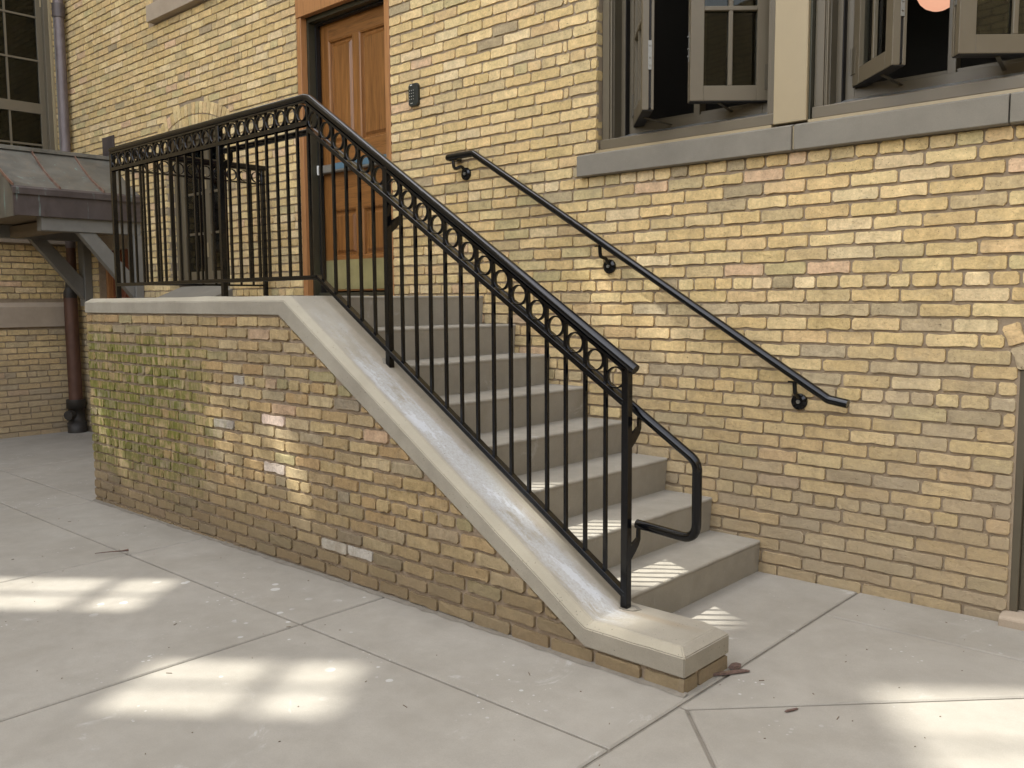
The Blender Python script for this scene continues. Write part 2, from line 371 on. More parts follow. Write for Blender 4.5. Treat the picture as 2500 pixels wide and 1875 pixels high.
# ------------------------------------------------------------------ ground
def G(x, y): return .0079*max(-6.5, min(x, 8))+.0025*max(-8, min(y, 1))
ground = MB().box(-60, 60, -60, 60, -.6, -.14).build('ground', M['joint']); ground['kind'] = 'structure'
pave = bpy.data.objects.new('pavement', None); COL.objects.link(pave); pave['kind'] = 'structure'
fil = mesh_obj('joint_filler', [(x, y, G(x, y)-.009) for x, y in ((-6.42, -9.5), (8, -9.5), (8, 0), (-6.42, 0))], [(0, 1, 2, 3)], M['joint'], pave)
def slab(poly, jt=.0058):
    n = len(poly); A = sum(poly[i][0]*poly[(i+1) % n][1]-poly[(i+1) % n][0]*poly[i][1] for i in range(n))
    if A < 0: poly = poly[::-1]
    ins = []
    for off in (jt, jt+.006):
        q = []
        for i in range(n):
            p0, p1, p2 = Vector(poly[i-1]), Vector(poly[i]), Vector(poly[(i+1) % n])
            d1 = (p1-p0).normalized(); d2 = (p2-p1).normalized()
            n1 = Vector((-d1.y, d1.x)); n2 = Vector((-d2.y, d2.x)); b = (n1+n2); b = b/max(.3, b.dot(n1))
            q.append(p1+b*off)
        ins.append(q)
    vv = [(p.x, p.y, G(p.x, p.y)-.12) for p in ins[0]]+[(p.x, p.y, G(p.x, p.y)-.005) for p in ins[0]]+[(p.x, p.y, G(p.x, p.y)) for p in ins[1]]
    ff = [tuple(range(2*n, 3*n))]+[(k*n+i, k*n+(i+1) % n, (k+1)*n+(i+1) % n, (k+1)*n+i) for k in (0, 1) for i in range(n)]
    me = bpy.data.meshes.new('paving_slab'); me.from_pydata(vv, [], ff); me.materials.append(M['floor']); me.update()
    return link('paving_slab', me, pave)
def rect(x0, x1, y0, y1): return [(x0, y0), (x1, y0), (x1, y1), (x0, y1)]
YS = [-1.965, -3.62, -5.3, -7.0, -9.5]; XS = [-6.42, -4.35, -.86, .81, 2.465]
for i in range(4):
    for j in range(4): slab(rect(XS[i], XS[i+1], YS[j+1], YS[j]))
slab(rect(-6.42, -4.35, -1.51, 0)); slab(rect(-4.35, -2.44, -1.51, 0))
slab(rect(-6.42, -4.35, -1.965, -1.51)); slab(rect(-4.35, -2.44, -1.965, -1.51)); slab(rect(-2.44, -.86, -1.965, -1.47)); slab(rect(-.86, .81, -1.965, -1.47))
slab([(.81, -1.965), (2.465, -1.965), (2.465, 0), (1.9, 0), (1.9, -1.47), (.81, -1.47)])
slab(rect(2.465, 8, -.40, 0)); slab([(2.465, -.40), (2.465, -1.575), (2.50, -1.575), (3.665, -.40)])
slab([(3.665, -.40), (8, -.40), (8, -7.3), (2.50, -1.575)])
slab([(2.465, -1.575), (2.50, -1.575), (8, -7.3), (8, -9.5), (2.465, -9.5)])

# ------------------------------------------------------------------ bricks
PAL = [((0.652, 0.479, 0.229), 34), ((0.703, 0.537, 0.273), 22), ((0.603, 0.445, 0.209), 15), ((0.588, 0.445, 0.229), 10), ((0.531, 0.412, 0.220), 8),
       ((0.633, 0.455, 0.233), 6), ((0.703, 0.549, 0.313), 7), ((0.633, 0.439, 0.264), 2), ((0.542, 0.439, 0.225), 4), ((0.432, 0.340, 0.201), 3)]
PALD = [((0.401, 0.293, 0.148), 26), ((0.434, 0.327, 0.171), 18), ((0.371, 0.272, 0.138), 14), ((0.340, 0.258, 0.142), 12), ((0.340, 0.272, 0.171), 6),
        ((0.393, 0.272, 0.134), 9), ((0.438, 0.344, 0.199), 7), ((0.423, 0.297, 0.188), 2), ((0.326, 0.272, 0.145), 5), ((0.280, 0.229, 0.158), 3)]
def pick(pal, r):
    t = r.random()*sum(w for _, w in pal)
    for c, w in pal:
        t -= w
        if t <= 0: break
    k = r.uniform(.91, 1.07); return tuple(min(.9, v*k*r.uniform(.985, 1.015)) for v in c)
def brick_shape(poly, r, rough=1.0, depth=.019):
    """convex 2D polygon (x,z) -> irregular brick face with sloping worn edges, front towards -y"""
    n = len(poly); pts = []
    for i in range(n):
        p0, p1, p2 = Vector(poly[i-1]), Vector(poly[i]), Vector(poly[(i+1) % n])
        a = p0-p1; b = p2-p1; la, lb = a.length, b.length
        if la < 1e-4 or lb < 1e-4: continue
        a.normalize(); b.normalize()
        ca = min(r.uniform(.003, .010)*rough, la*.3); cb = min(r.uniform(.003, .010)*rough, lb*.3)
        pts.append(p1+a*ca); pts.append(p1+b*cb)
        k = 3 if lb > .13 else (2 if lb > .07 else 0)
        nrm = Vector((-b.y, b.x)); cen = sum((Vector(q) for q in poly), Vector((0, 0)))/n
        if nrm.dot(cen-p1) < 0: nrm = -nrm
        for j in range(k):
            q = (j+1+r.uniform(-.25, .25))/(k+1); d = abs(r.gauss(0, .0011))*rough
            if r.random() < .16*rough: d += r.uniform(.0015, .0048)
            pts.append(p1+b*lb*q+nrm*d)
    m = len(pts); cen = sum(pts, Vector((0, 0)))/m; W = max(p.x for p in pts)-min(p.x for p in pts)
    vv = []
    for p in pts: vv.append((p.x, -r.uniform(-.0007, .0012)*rough, p.y))
    for p in pts:
        d = (p-cen).normalized()*.002; vv.append((p.x+d.x, depth, p.y+d.y))
    ff = [tuple(range(m))]+[(i, m+i, m+(i+1) % m, (i+1) % m) for i in range(m)]
    return vv, ff
def rectpoly(w, h): return [(-w/2, -h/2), (w/2, -h/2), (w/2, h/2), (-w/2, h/2)]
VAR = {}
def variants(kind, mat, rough):
    key = (kind, mat.name)
    if key not in VAR:
        r = random.Random(hash(kind) % 97 if False else len(VAR)+5); w, h = (.205, .053) if kind == 'long' else (.097, .053); lst = []
        for i in range(18 if kind == 'long' else 12):
            vv, ff = brick_shape(rectpoly(w, h), r, rough)
            me = bpy.data.meshes.new('brick'); me.from_pydata(vv, [], ff); me.materials.append(mat); me.update()
            ca = me.color_attributes.new('tint', 'FLOAT_COLOR', 'CORNER')
            for d in ca.data: d.color = (1, 1, 1, 1)
            # keep the front wound towards -y
            if me.polygons[0].normal.y > 0: me.flip_normals()
            lst.append(me)
        VAR[key] = (w, h, lst)
    return VAR[key]
class Wall:
    def __init__(s, parent, mat, origin, rotz, pal, rough, proud, seed, limit=300):
        s.parent, s.mat, s.pal, s.rough, s.proud, s.limit = parent, mat, pal, rough, proud, limit
        s.mw = Matrix.Translation(origin) @ Matrix.Rotation(rotz, 4, 'Z'); s.items = []; s.r = random.Random(seed)
    def put(s, poly, col=None, unique=False):
        us = [p[0] for p in poly]; zs = [p[1] for p in poly]; c = ((min(us)+max(us))/2, (min(zs)+max(zs))/2)
        w, h = max(us)-min(us), max(zs)-min(zs)
        if w < .012 or h < .012: return
        P = [pj(s.mw @ Vector((p[0], 0, p[1]))) for p in poly]
        area = 0
        if P[0][2] > .2:
            area = abs(sum(P[i][0]*P[(i+1) % len(P)][1]-P[(i+1) % len(P)][0]*P[i][1] for i in range(len(P))))/2
            mx = sum(p[0] for p in P)/len(P); my = sum(p[1] for p in P)/len(P)
            if not (-20 < mx < 2520 and -20 < my < 1895): area = 0
        if col is None:
            col = pick(s.pal, s.r)
            if s.pal is PAL and c[1] < 1.35 and s.r.random() < .24: q_ = s.r.uniform(.35, .8); col = tuple(a_*(1-q_)+b_*q_ for a_, b_ in zip(col, (.43, .36, .245)))
        s.items.append((area, poly, c, w, h, col, unique))
    def finish(s):
        s.items.sort(key=lambda t: -t[0]); r = s.r
        V, F, C_ = [], [], []
        for k, (area, poly, c, w, h, col, uniq) in enumerate(s.items):
            tx, tz = r.gauss(0, .008), r.gauss(0, .006); py = s.proud+r.gauss(0, .0013)
            reg = (not uniq) and len(poly) == 4 and abs(poly[0][0]-poly[3][0]) < 1e-4 and abs(poly[1][0]-poly[2][0]) < 1e-4 and (abs(w-.205) < .03 or abs(w-.097) < .018)
            if k < s.limit and area > 60:
                if reg:
                    w0, h0, lst = variants('long' if w > .15 else 'short', s.mat, s.rough)
                    o = bpy.data.objects.new('brick', r.choice(lst)); COL.objects.link(o)
                    flip = Matrix.Rotation(math.pi, 4, 'Y') if r.random() < .5 else Matrix.Identity(4)
                    o.matrix_world = s.mw @ Matrix.Translation((c[0], -py, c[1])) @ Matrix.Rotation(tx, 4, 'X') @ Matrix.Rotation(tz, 4, 'Y') @ Matrix.Diagonal((w/w0, 1, h/h0, 1)) @ flip
                else:
                    vv, ff = brick_shape([(p[0]-c[0], p[1]-c[1]) for p in poly], r, s.rough)
                    me = bpy.data.meshes.new('brick'); me.from_pydata(vv, [], ff); me.materials.append(s.mat); me.update()
                    if me.polygons[0].normal.y > 0: me.flip_normals()
                    ca = me.color_attributes.new('tint', 'FLOAT_COLOR', 'CORNER')
                    for d in ca.data: d.color = (1, 1, 1, 1)
                    o = bpy.data.objects.new('brick', me); COL.objects.link(o)
                    o.matrix_world = s.mw @ Matrix.Translation((c[0], -py, c[1]))
                mw = o.matrix_world.copy(); o.parent = s.parent; o.matrix_parent_inverse = s.parent.matrix_basis.inverted(); o.matrix_basis = mw
                o.color = (*col, 1)
            else:
                vv, ff = brick_shape([(p[0]-c[0], p[1]-c[1]) for p in poly], r, s.rough)
                nv = len(V); mm = s.mw @ Matrix.Translation((c[0], -py, c[1])) @ Matrix.Rotation(tx, 4, 'X')
                V += [tuple(mm @ Vector(v)) for v in vv]; F += [[i+nv for i in f] for f in ff]; C_ += [(len(ff), col)]
        if V:
            me = bpy.data.meshes.new('bricks'); me.from_pydata(V, [], F); me.materials.append(s.mat); me.update()
            cols = []; fi = 0
            for n, col in C_:
                for _ in range(n): cols += list((*col, 1))*len(F[fi]); fi += 1
            ca = me.color_attributes.new('tint', 'FLOAT_COLOR', 'CORNER'); ca.data.foreach_set('color', cols)
            o = link('distant_bricks', me, s.parent); o['kind'] = 'stuff'; o.color = (1, 1, 1, 1)
            bm = bmesh.new(); bm.from_mesh(me); bmesh.ops.recalc_face_normals(bm, faces=bm.faces); bm.to_mesh(me); bm.free()
    def courses(s, u0, u1, z0, z1, H, free, headers=(), L=.2165, mort=.0110, hm=.0112, skip=None, jit=1.0):
        """free(za, zb) -> list of (ua, ub, slope_right) intervals left for this course"""
        k0 = int(math.floor(z0/H+.5)); k = k0
        while (k+1)*H <= z1+H*.4:
            za, zb = k*H, (k+1)*H; zc = (za+zb)/2; hdr = any(abs(zc-h_) < H*.5 for h_ in headers)
            LL = L/2 if hdr else L; off = (0 if k % 2 else LL/2)+s.r.uniform(-.02, .02)
            for ua, ub in free(za, zb):
                u = math.floor((ua-off)/LL)*LL+off; e = [ua]
                while u < ub:
                    if u > ua+.045 and u < ub-.045: e.append(u+s.r.gauss(0, .0045)*jit)
                    u += LL
                e.append(ub)
                for a, b in zip(e, e[1:]):
                    m1 = mort*s.r.uniform(.75, 1.3)/2; m2 = hm*s.r.uniform(.8, 1.2)/2; dz = s.r.gauss(0, .0009)*jit
                    if ub == RW[0] and zb > 2.24 and k % 2 and b == ub and b-a > .12:
                        cl = .030+s.r.uniform(-.006, .01); s.put([(a+.006, za+m2), (a+cl, za+m2), (a+cl, zb-m2), (a+.006, zb-m2)], None, True); a = a+cl+.006
                    m0 = m1 if a > ua+1e-6 else (0 if s.edge(ua) else m1); m3 = m1 if b < ub-1e-6 else (0 if s.edge(ub) else m1)
                    a2, b2 = a+m0, b-m3
                    if skip and skip(a2, b2, za, zb): continue
                    s.put([(a2, za+m2+dz), (b2, za+m2+dz), (b2, zb-m2+dz), (a2, zb-m2+dz)])
            k += 1
    edges = ()
    def edge(s, u): return any(abs(u-e) < 1e-3 for e in s.edges)

H = .0654; XL = -6.42
X0, T, RZ = 1.967, .278, .178            # first nosing, tread, riser
def stair_z(x):
    if x > X0: return 0
    if x < -2.44: return 0
    return min(8, int((X0-x)/T)+1)*RZ
main = thing('brick_wall', 'long cream brick wall behind the stairs, with the wooden door and the grey-silled windows set in it', 'wall', (0, 0, 0))
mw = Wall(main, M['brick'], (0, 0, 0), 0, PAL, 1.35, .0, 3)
DOORX = (-1.985, -.872); DOORZ = (1.424, 9)
BW = (-4.19, -3.10, 1.50)                # basement window behind the railing
CD = (-5.79, -4.96, 0, 2.10)             # door under the canopy
RW = (.915, 9, 2.215)                    # big window, sill level
SILLX = .81
ARC = dict(c=(3.62, -.236), r=1.43, R=1.63)   # right-hand segmental arch
mw.edges = (DOORX[0], RW[0], 3.085, BW[0])
BC = (-3.645, 1.78)                      # basement window arch centre
def arch_z(x, rad): 
    d = rad*rad-(x-BC[0])**2; return BC[1]+math.sqrt(d) if d > 0 else -9
def sub(iv, a, b):
    out = []
    for x, y in iv:
        if b <= x or a >= y: out.append((x, y))
        else:
            if a-x > .02: out.append((x, a))
            if y-b > .02: out.append((b, y))
    return out
def free_main(za, zb):
    iv = [(XL, 4.3)]; zc = (za+zb)/2
    if zb > DOORZ[0]+.02: iv = sub(iv, *DOORX)
    if BW[2]-.09 < zc:
        rad = 1.41
        if zc < 3.01: q = 0 if zc < 2.83 else .085; iv = sub(iv, BW[0]-q, BW[1]+q)
        elif zc < BC[1]+rad:
            hw = min(.67, math.sqrt(max(0, rad*rad-(zc-BC[1])**2)))
            if hw > .05: iv = sub(iv, BC[0]-hw, BC[0]+hw)
    if zc < CD[3]+.16: iv = sub(iv, CD[0]-(.0 if zc < CD[3] else .1), CD[1]+(.0 if zc < CD[3] else .1))
    if zb > 2.115: iv = sub(iv, RW[0] if zb > 2.23 else SILLX-.01, 9)
    # right arch
    if zc < 1.115: iv = sub(iv, 3.085, 4.155)
    else:
        d = ARC['R']**2-(zc-ARC['c'][1])**2
        if d > 0:
            hw = min(math.sqrt(d), .535+max(0, zc-1.09)*.40); iv = sub(iv, ARC['c'][0]-hw, ARC['c'][0]+hw)
    if 4.02 < zb < 4.22: iv = sub(iv, -4.40, -2.6)
    if zb >= 4.22: iv = sub(iv, -4.30, -2.7)
    return iv
def skip_main(a, b, za, zb):
    return b < X0 and a > -2.40 and zb < min(stair_z(a+.01), stair_z(b-.01))-.14
HD = (.411, .932, 1.477, 2.065, 2.77, 3.46, 4.1)
mw.courses(XL, 4.3, -.03, 5.2, H, free_main, HD, skip=skip_main)
# half-height brick course under the big sill is covered by the sill itself
# rowlock arches over the basement window
def ring_of_bricks(w, c, r0, r1, a0, a1, n, col=None):
    for i in range(n):
        q0 = a0+(a1-a0)*(i+.07)/n; q1 = a0+(a1-a0)*(i+.93)/n
        P = [(c[0]+r*math.cos(q), c[1]+r*math.sin(q)) for r, q in ((r0, q1), (r1, q1), (r1, q0), (r0, q0))]
        w.put(P[::-1] if False else P, col, True)
asp = math.asin(.665/1.405)
ring_of_bricks(mw, BC, 1.302, 1.402, math.pi/2+asp, math.pi/2-asp, 20)
ring_of_bricks(mw, BC, 1.192, 1.290, math.pi/2+asp*.985, math.pi/2-asp*.985, 20)
# voussoirs of the right arch
sp = math.acos(.535/ARC['r']) if .535 < ARC['r'] else 0
ring_of_bricks(mw, ARC['c'], ARC['r'], 1.524, math.pi-sp, sp, 14); ring_of_bricks(mw, ARC['c'], 1.536, ARC['R']-.008, math.pi-sp, sp, 15)
# narrow reveal bricks at the left jamb of the big window and the basement window
mw.finish()
def jamb(parent, x, z0, z1, d, seed):
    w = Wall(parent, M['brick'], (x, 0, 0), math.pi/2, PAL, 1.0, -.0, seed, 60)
    k = int(z0/H)
    while k*H < z1:
        w.put([(.006, k*H+.006), (d, k*H+.006), (d, (k+1)*H-.006), (.006, (k+1)*H-.006)]); k += 1
    w.finish()
jamb(main, RW[0], 2.23, 5.2, .055, 11); jamb(main, BW[0], 1.5, 2.85, .10, 12)
# mortar bed with openings, built as pieces around the openings
MBK = .0095
mb = MB()
for x0, x1, z0, z1 in ((XL, CD[0], -.1, 2.10), (CD[1], BW[0], -.1, 2.10), (XL, BW[0], 2.10, 5.3), (BW[0], BW[1], -.1, 1.50), (BW[0], BW[1], 2.985, 5.3),
                       (BW[1], DOORX[0], -.1, 5.3), (DOORX[0], DOORX[1], -.1, 1.40), (DOORX[1], RW[0], -.1, 5.3), (RW[0], 3.095, -.1, 2.20), (3.095, 4.145, 1.31, 2.20), (4.145, 5.3, -.1, 2.20), (5.2, 8.0, 2.20, 5.3)):
    mb.box(x0, x1, MBK, .30, z0, z1)
# spandrel left and right of the arch springing
for sgn in (-1, 1):
    xs = ARC['c'][0]
    pts = [(xs+sgn*.525, 1.09)]+[(xs+sgn*(1.437*math.cos(a)), ARC['c'][1]+1.437*math.sin(a)) for a in [sp+(math.pi/2-sp)*i/6 for i in range(7)]]+[(xs, 1.31), (xs+sgn*.525, 1.31)]
    mb.prism(pts, 'y', MBK, .30)
    xb = BC[0]
    pts = [(xb+sgn*.545, 2.80), (xb+sgn*.545, 2.985), (xb, 2.985)]+[(xb+sgn*1.188*math.sin(a), BC[1]+1.188*math.cos(a)) for a in [math.asin(.545/1.188)*i/6 for i in range(7)]]
    mb.prism(pts, 'y', MBK, .30)
o = mb.build('mortar', M['mortar'], main)
up = MB().box(XL, 8, .0, .30, 5.3, 8.2).build('upper_wall', M['far'], main)

# ---- sill stones of the big window
ss = MB()
for x0, x1 in ((SILLX, 2.098), (2.112, 3.02), (3.026, 3.9), (3.91, 4.8)):
    o = MB().prism([(-.045, 2.093), (-.045, 2.205), (-.02, 2.214), (.16, 2.226), (.16, 2.10), (-.03, 2.088)], 'x', x0, x1).build('sill_stone', M['stone'], main, .002)
MB().box(2.0985, 2.1115, -.030, .1, 2.098, 2.206).build('sill_joint', M['trim_l'], main)
# upper-left sill
MB().prism([(-.07, 4.00), (-.07, 4.15), (.16, 4.19), (.16, 4.00)], 'x', -4.29, -2.75).build('sill_stone', M['lime'], main, .003, label='pale pinkish stone sill high on the wall')

# ------------------------------------------------------------------ cheek wall beside the stairs
W = 1.494; XE = 2.438; XW = -2.465; XB1, XB2 = .029, 1.9975; ZT, ZC, ZF1, ZF0 = 1.398, 1.324, .148, .075; XD = -.022; CW = .313
SL = RZ/T
cheek = thing('stair_side_wall', 'low mossy brick wall with pale concrete coping that steps down beside the stairs', 'wall', (XW, -W, 0))
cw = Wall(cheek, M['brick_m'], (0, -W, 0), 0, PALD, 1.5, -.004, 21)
def cap_under(x):
    if x < XD: return ZC
    if x > XB2-.0: return ZF0
    return max(ZF0, ZC-(x-XD)*(ZC-ZF0)/(XB2-XD))
def x_at(z):
    return XD+(ZC-z)*(XB2-XD)/(ZC-ZF0)
r21 = cw.r
SPEC = [((.379, .195), (.66, .63, .55)), ((.605, .182), (.84, .82, .76)), ((-.208, .768), (.66, .52, .42)), ((-.05, .50), (.66, .56, .46)), ((-.447, .955), (.42, .38, .32)), ((-.62, .70), (.34, .30, .25))]
k = 0; Hc = .0655
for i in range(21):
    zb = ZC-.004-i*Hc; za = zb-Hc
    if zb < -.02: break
    hdr = i in (5, 13); LL = .1075 if hdr else .2135; off = r21.uniform(0, .03)+(LL/2 if i % 2 else 0)
    if zb < ZF0+.02: e1 = XE-.002; 
    else: e1 = x_at(za)
    top = None
    edges_ = [XW+.004]; u = XW+off+(.10 if not hdr else .06)
    while u < e1-.03: edges_.append(u+r21.gauss(0, .006)); u += LL*r21.uniform(.95, 1.05)
    edges_.append(e1)
    for a, b in zip(edges_, edges_[1:]):
        if b-a < .025: continue
        m1 = .0078*r21.uniform(.7, 1.5); m2 = .0076*r21.uniform(.75, 1.25); dz = r21.gauss(0, .0016)
        a2, b2 = a+m1, b-(m1 if b < e1-1e-5 else .002); z0, z1 = za+m2+dz, zb-m2+dz
        z1 = min(z1, ZC-.006)
        if zb < ZF0+.02: z1 = min(z1, ZF0-.005)
        poly = [(a2, z0), (b2, z0), (b2, z1), (a2, z1)]
        # clip by the sloping coping
        if zb >= ZF0+.02:
            out = []
            fn = lambda p: cap_under(p[0])-.008-p[1]
            for q in range(4):
                p0, p1 = poly[q], poly[(q+1) % 4]; f0, f1 = fn(p0), fn(p1)
                if f0 >= 0: out.append(p0)
                if (f0 >= 0) != (f1 >= 0):
                    t_ = f0/(f0-f1); out.append((p0[0]+(p1[0]-p0[0])*t_, p0[1]+(p1[1]-p0[1])*t_))
            poly = out
        if len(poly) < 3: continue
        ar = abs(sum(poly[q][0]*poly[(q+1) % len(poly)][1]-poly[(q+1) % len(poly)][0]*poly[q][1] for q in range(len(poly))))/2
        if ar < .0005: continue
        col = None
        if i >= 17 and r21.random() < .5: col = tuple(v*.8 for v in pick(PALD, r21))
        for (px_, pz_), cc in SPEC:
            if a2-.01 < px_ < b2+.01 and z0-.006 < pz_ < z1+.006: col = cc
        cw.put(poly, col, len(poly) != 4 or poly[1][0] != poly[2][0])
cw.finish()
# end face of the nib: two bricks
ce = Wall(cheek, M['brick_m'], (XE, -W, 0), math.pi/2, [((.36, .285, .185), 1)], 1.5, -.004, 22)
for a, b in ((.002, .095), (.107, .306)):
    ce.put([(a, .006), (b, .006), (b, ZF0-.005), (a, ZF0-.005)])
    ce.put([(a, -.045), (b, -.045), (b, -.004), (a, -.004)])
ce.finish()
core = [(XW+.004, -.12), (XE-.014, -.12), (XE-.014, ZF0+.01), (XB2+.01, ZF0+.01), (XD+.005, ZC+.01), (XW+.004, ZC+.01)]
MB().prism(core, 'y', -W+.0155, -W+CW-.01).build('mortar', M['mortar_d'], cheek)
# smear of mortar along the foot of the wall
_r5 = random.Random(5); Vs = []; Fs = []
for i in range(81):
    x = XW+(XE+.01-XW)*i/80; wdt = _r5.uniform(.004, .020); z = G(x, -1.5)
    Vs += [(x, -W+.01, z+.010), (x, -W-.002-wdt*.3, z+.005), (x, -W-.004-wdt, z+.0012)]
for i in range(80): Fs += [(3*i, 3*i+1, 3*i+4, 3*i+3), (3*i+1, 3*i+2, 3*i+5, 3*i+4)]
mesh_obj('mortar_smear', Vs, [f[::-1] for f in Fs], M['joint'], cheek)
# concrete coping, one casting with chamfered edges
def coping():
    bv, bz, be = .036, .026, .036
    low = [(XW, ZC), (XD, ZC), (XB2-.0, ZF0), (XE, ZF0)]
    fa = [(XW, ZT), (XB1, ZT), (XB2, ZF1), (XE, ZF1)]
    tp = [(XW+be, ZT+bz), (XB1+.012, ZT+bz), (XB2+.014, ZF1+bz), (XE-be, ZF1+bz)]
    # subdivide for slightly wavy cast edges
    def dense(P, n=(14, 26, 6)):
        out = []
        for i in range(3):
            for k_ in range(n[i]): q = k_/n[i]; out.append((P[i][0]*(1-q)+P[i+1][0]*q, P[i][1]*(1-q)+P[i+1][1]*q))
        out.append(P[3]); return out
    low, fa, tp = dense(low), dense(fa), dense(tp); n = len(fa); r = random.Random(4)
    y0, y1 = -W, -W+CW; rows = []
    rows.append([(x, y0, z) for x, z in low]); rows.append([(x, y0+r.gauss(0, .0007), z+r.gauss(0, .0009)) for x, z in fa])
    rows.append([(x, y0+bv+r.gauss(0, .0016), z+r.gauss(0, .0012)) for x, z in tp])
    rows.append([(x, y1-.012, z) for x, z in tp]); rows.append([(x, y1, z-.012) for x, z in tp]); rows.append([(x, y1, z) for x, z in low])
    for rr in (rows[4], rows[5]):
        rr[-1] = (XE, rr[-1][1], rr[-1][2]); rr[0] = (XW, rr[0][1], rr[0][2])
    rows[4][-1] = (XE, y1, ZF1); rows[4][0] = (XW, y1, ZT)
    rows[3][-1] = (XE-be, y1-.036, ZF1+bz)
    V = [p for g in rows for p in g]; F = []
    for j in range(5):
        for i in range(n-1): F.append((j*n+i, j*n+i+1, (j+1)*n+i+1, (j+1)*n+i))
    for i in range(n-1): F.append((5*n+i, 5*n+i+1, i+1, i))
    F.append(tuple(j*n+n-1 for j in (0, 1, 4, 5))); F.append((n+n-1, 2*n+n-1, 3*n+n-1, 4*n+n-1)); F.append(tuple(j*n for j in (5, 4, 3, 2, 1, 0)))
    me = bpy.data.meshes.new('coping'); me.from_pydata(V, [], F); me.materials.append(M['cap'])
    bm = bmesh.new(); bm.from_mesh(me); bmesh.ops.recalc_face_normals(bm, faces=bm.faces)
    es = [e for e in bm.edges if e.is_manifold and e.calc_face_angle(0) > .35]
    bmesh.ops.bevel(bm, geom=es, offset=.0035, segments=2, affect='EDGES'); bm.to_mesh(me); bm.free()
    return link('coping', me, cheek)
coping()
# grout patches where the posts go in
def grout(x, z, rx, seed):
    r = random.Random(seed); pts = [(x+rx*math.cos(a)*r.uniform(.85, 1.12), -1.2575+.034*math.sin(a)*r.uniform(.85, 1.1)) for a in [i*math.pi/8 for i in range(16)]]
    n = len(pts); base = lambda p: (z-(SL*(p[0]-x) if x < XB2-.1 and x > XB1 else 0))
    V = [(p[0], p[1], base(p)-.01) for p in pts]+[(p[0], p[1], base(p)+.003) for p in pts]+[(x+(p[0]-x)*.6, -1.2575+(p[1]+1.2575)*.6, base(p)-.001) for p in pts]
    F = [(i, (i+1) % n, n+(i+1) % n, n+i) for i in range(n)]+[(n+i, n+(i+1) % n, 2*n+(i+1) % n, 2*n+i) for i in range(n)]+[tuple(range(2*n, 3*n))]
    mesh_obj('grout_patch', V, F, M['stone'], cheek)
grout(2.035, ZF1+.026, .055, 1); grout(.592, ZT+.026-SL*(.592-XB1-.012), .052, 2)

# ------------------------------------------------------------------ stairs
stairs = thing('concrete_stairs', 'eight plain grey concrete steps climbing to the landing at the wooden door', 'stairs', (X0, -.6, 0))
YI = -W+CW-.004
for k in range(8):
    x1 = X0-k*T; x0 = x1-T-.03 if k < 7 else XW+.01; z1 = (k+1)*RZ; z0 = (k*RZ-.03) if k else -.12
    nr = .011
    prof = [(x0, z0), (x1-.018, z0), (x1-.003, z1-.022)]+[(x1-nr+nr*math.cos(a), z1-nr+nr*math.sin(a)) for a in (0, .5, 1.05, 1.57)]+[(x0, z1+(.001 if k == 7 else 0))]
    # many stations so that the cast edge wanders a little
    r = random.Random(50+k); V = []; F = []; n = len(prof); ST = 22
    for j in range(ST+1):
        y = YI+(-.0035-YI)*j/ST; dx, dz = r.gauss(0, .0010), r.gauss(0, .0007)
        if j in (0, ST): dx -= .001
        for i, (x, z) in enumerate(prof): V.append((x+(dx if 1 < i < n-1 else 0), y, z+(dz if 2 < i < n-1 else 0)))
    for j in range(ST):
        for i in range(n): F.append((j*n+i, j*n+(i+1) % n, (j+1)*n+(i+1) % n, (j+1)*n+i))
    F += [tuple(range(n)), tuple(ST*n+i for i in range(n-1, -1, -1))]
    me = bpy.data.meshes.new('step'); me.from_pydata(V, [], F); me.materials.append(M['step'])
    bm = bmesh.new(); bm.from_mesh(me); bmesh.ops.recalc_face_normals(bm, faces=bm.faces); bm.to_mesh(me); bm.free()
    for p in me.polygons: p.use_smooth = False
    o = link('step' if k < 7 else 'landing', me, stairs)

# ------------------------------------------------------------------ guard railing
RY = -1.2575; rail = thing('guard_railing', 'black iron guard railing with a band of rings, from the landing down the coping', 'railing', (2.02, RY, ZF1))
BK = M['black']; XT = -.05; ZR = 2.476; XC, XD1, XE1 = -.965, .592, 2.022; XLc = -2.445
def ztop(x): return ZR if x < XT else ZR-SL*(x-XT)
tr = MB().tube([(XLc-.012, RY, ZR), (XT-.02, RY, ZR), (XT+.02, RY, ztop(XT+.02)-.0), (2.062, RY, ztop(2.062))], .0208, 16)
tr.tube([(XLc, RY, ZR), (XLc, .0-.02, ZR)], .0208, 16); tr.build('top_rail', BK, rail)
cs = math.cos(math.atan(SL)); off1 = .0262/cs
# flat bar under the tube
fb = MB().bar((XLc, RY, ZR-.0245), (XT+.004, RY, ZR-.0245), .032, .011).bar((XT-.004, RY, ztop(XT-.004)-.0245/cs), (XE1, RY, ztop(XE1)-.0245/cs), .032, .011).bar((XLc, RY, ZR-.0245), (XLc, -.06, ZR-.0245), .032, .011)
fb.build('flat_bar', BK, rail)
BD = .131   # depth of the ring band below the tube centre (perpendicular)
zc_ = lambda x: (ZR-BD) if x < XT+.01 else ztop(x)-BD/cs
ch = MB().bar((XLc, RY, ZR-BD), (XT+.014, RY, ZR-BD), .036, .012).bar((XT+.010, RY, zc_(XT+.012)), (XE1-.01, RY, zc_(XE1-.01)), .036, .012).bar((XLc, RY, ZR-BD), (XLc, -.06, ZR-BD), .036, .012)
for sg in (-1, 1):
    ch.bar((XLc, RY+sg*.0155, ZR-BD-.011), (XT+.010, RY+sg*.0155, ZR-BD-.011), .004, .013).bar((XT+.012, RY+sg*.0155, zc_(XT+.012)-.013), (XE1-.012, RY+sg*.0155, zc_(XE1-.012)-.013), .004, .013)
ch.build('middle_channel', BK, rail, .001)
ZB = 1.5275; XBB = .012
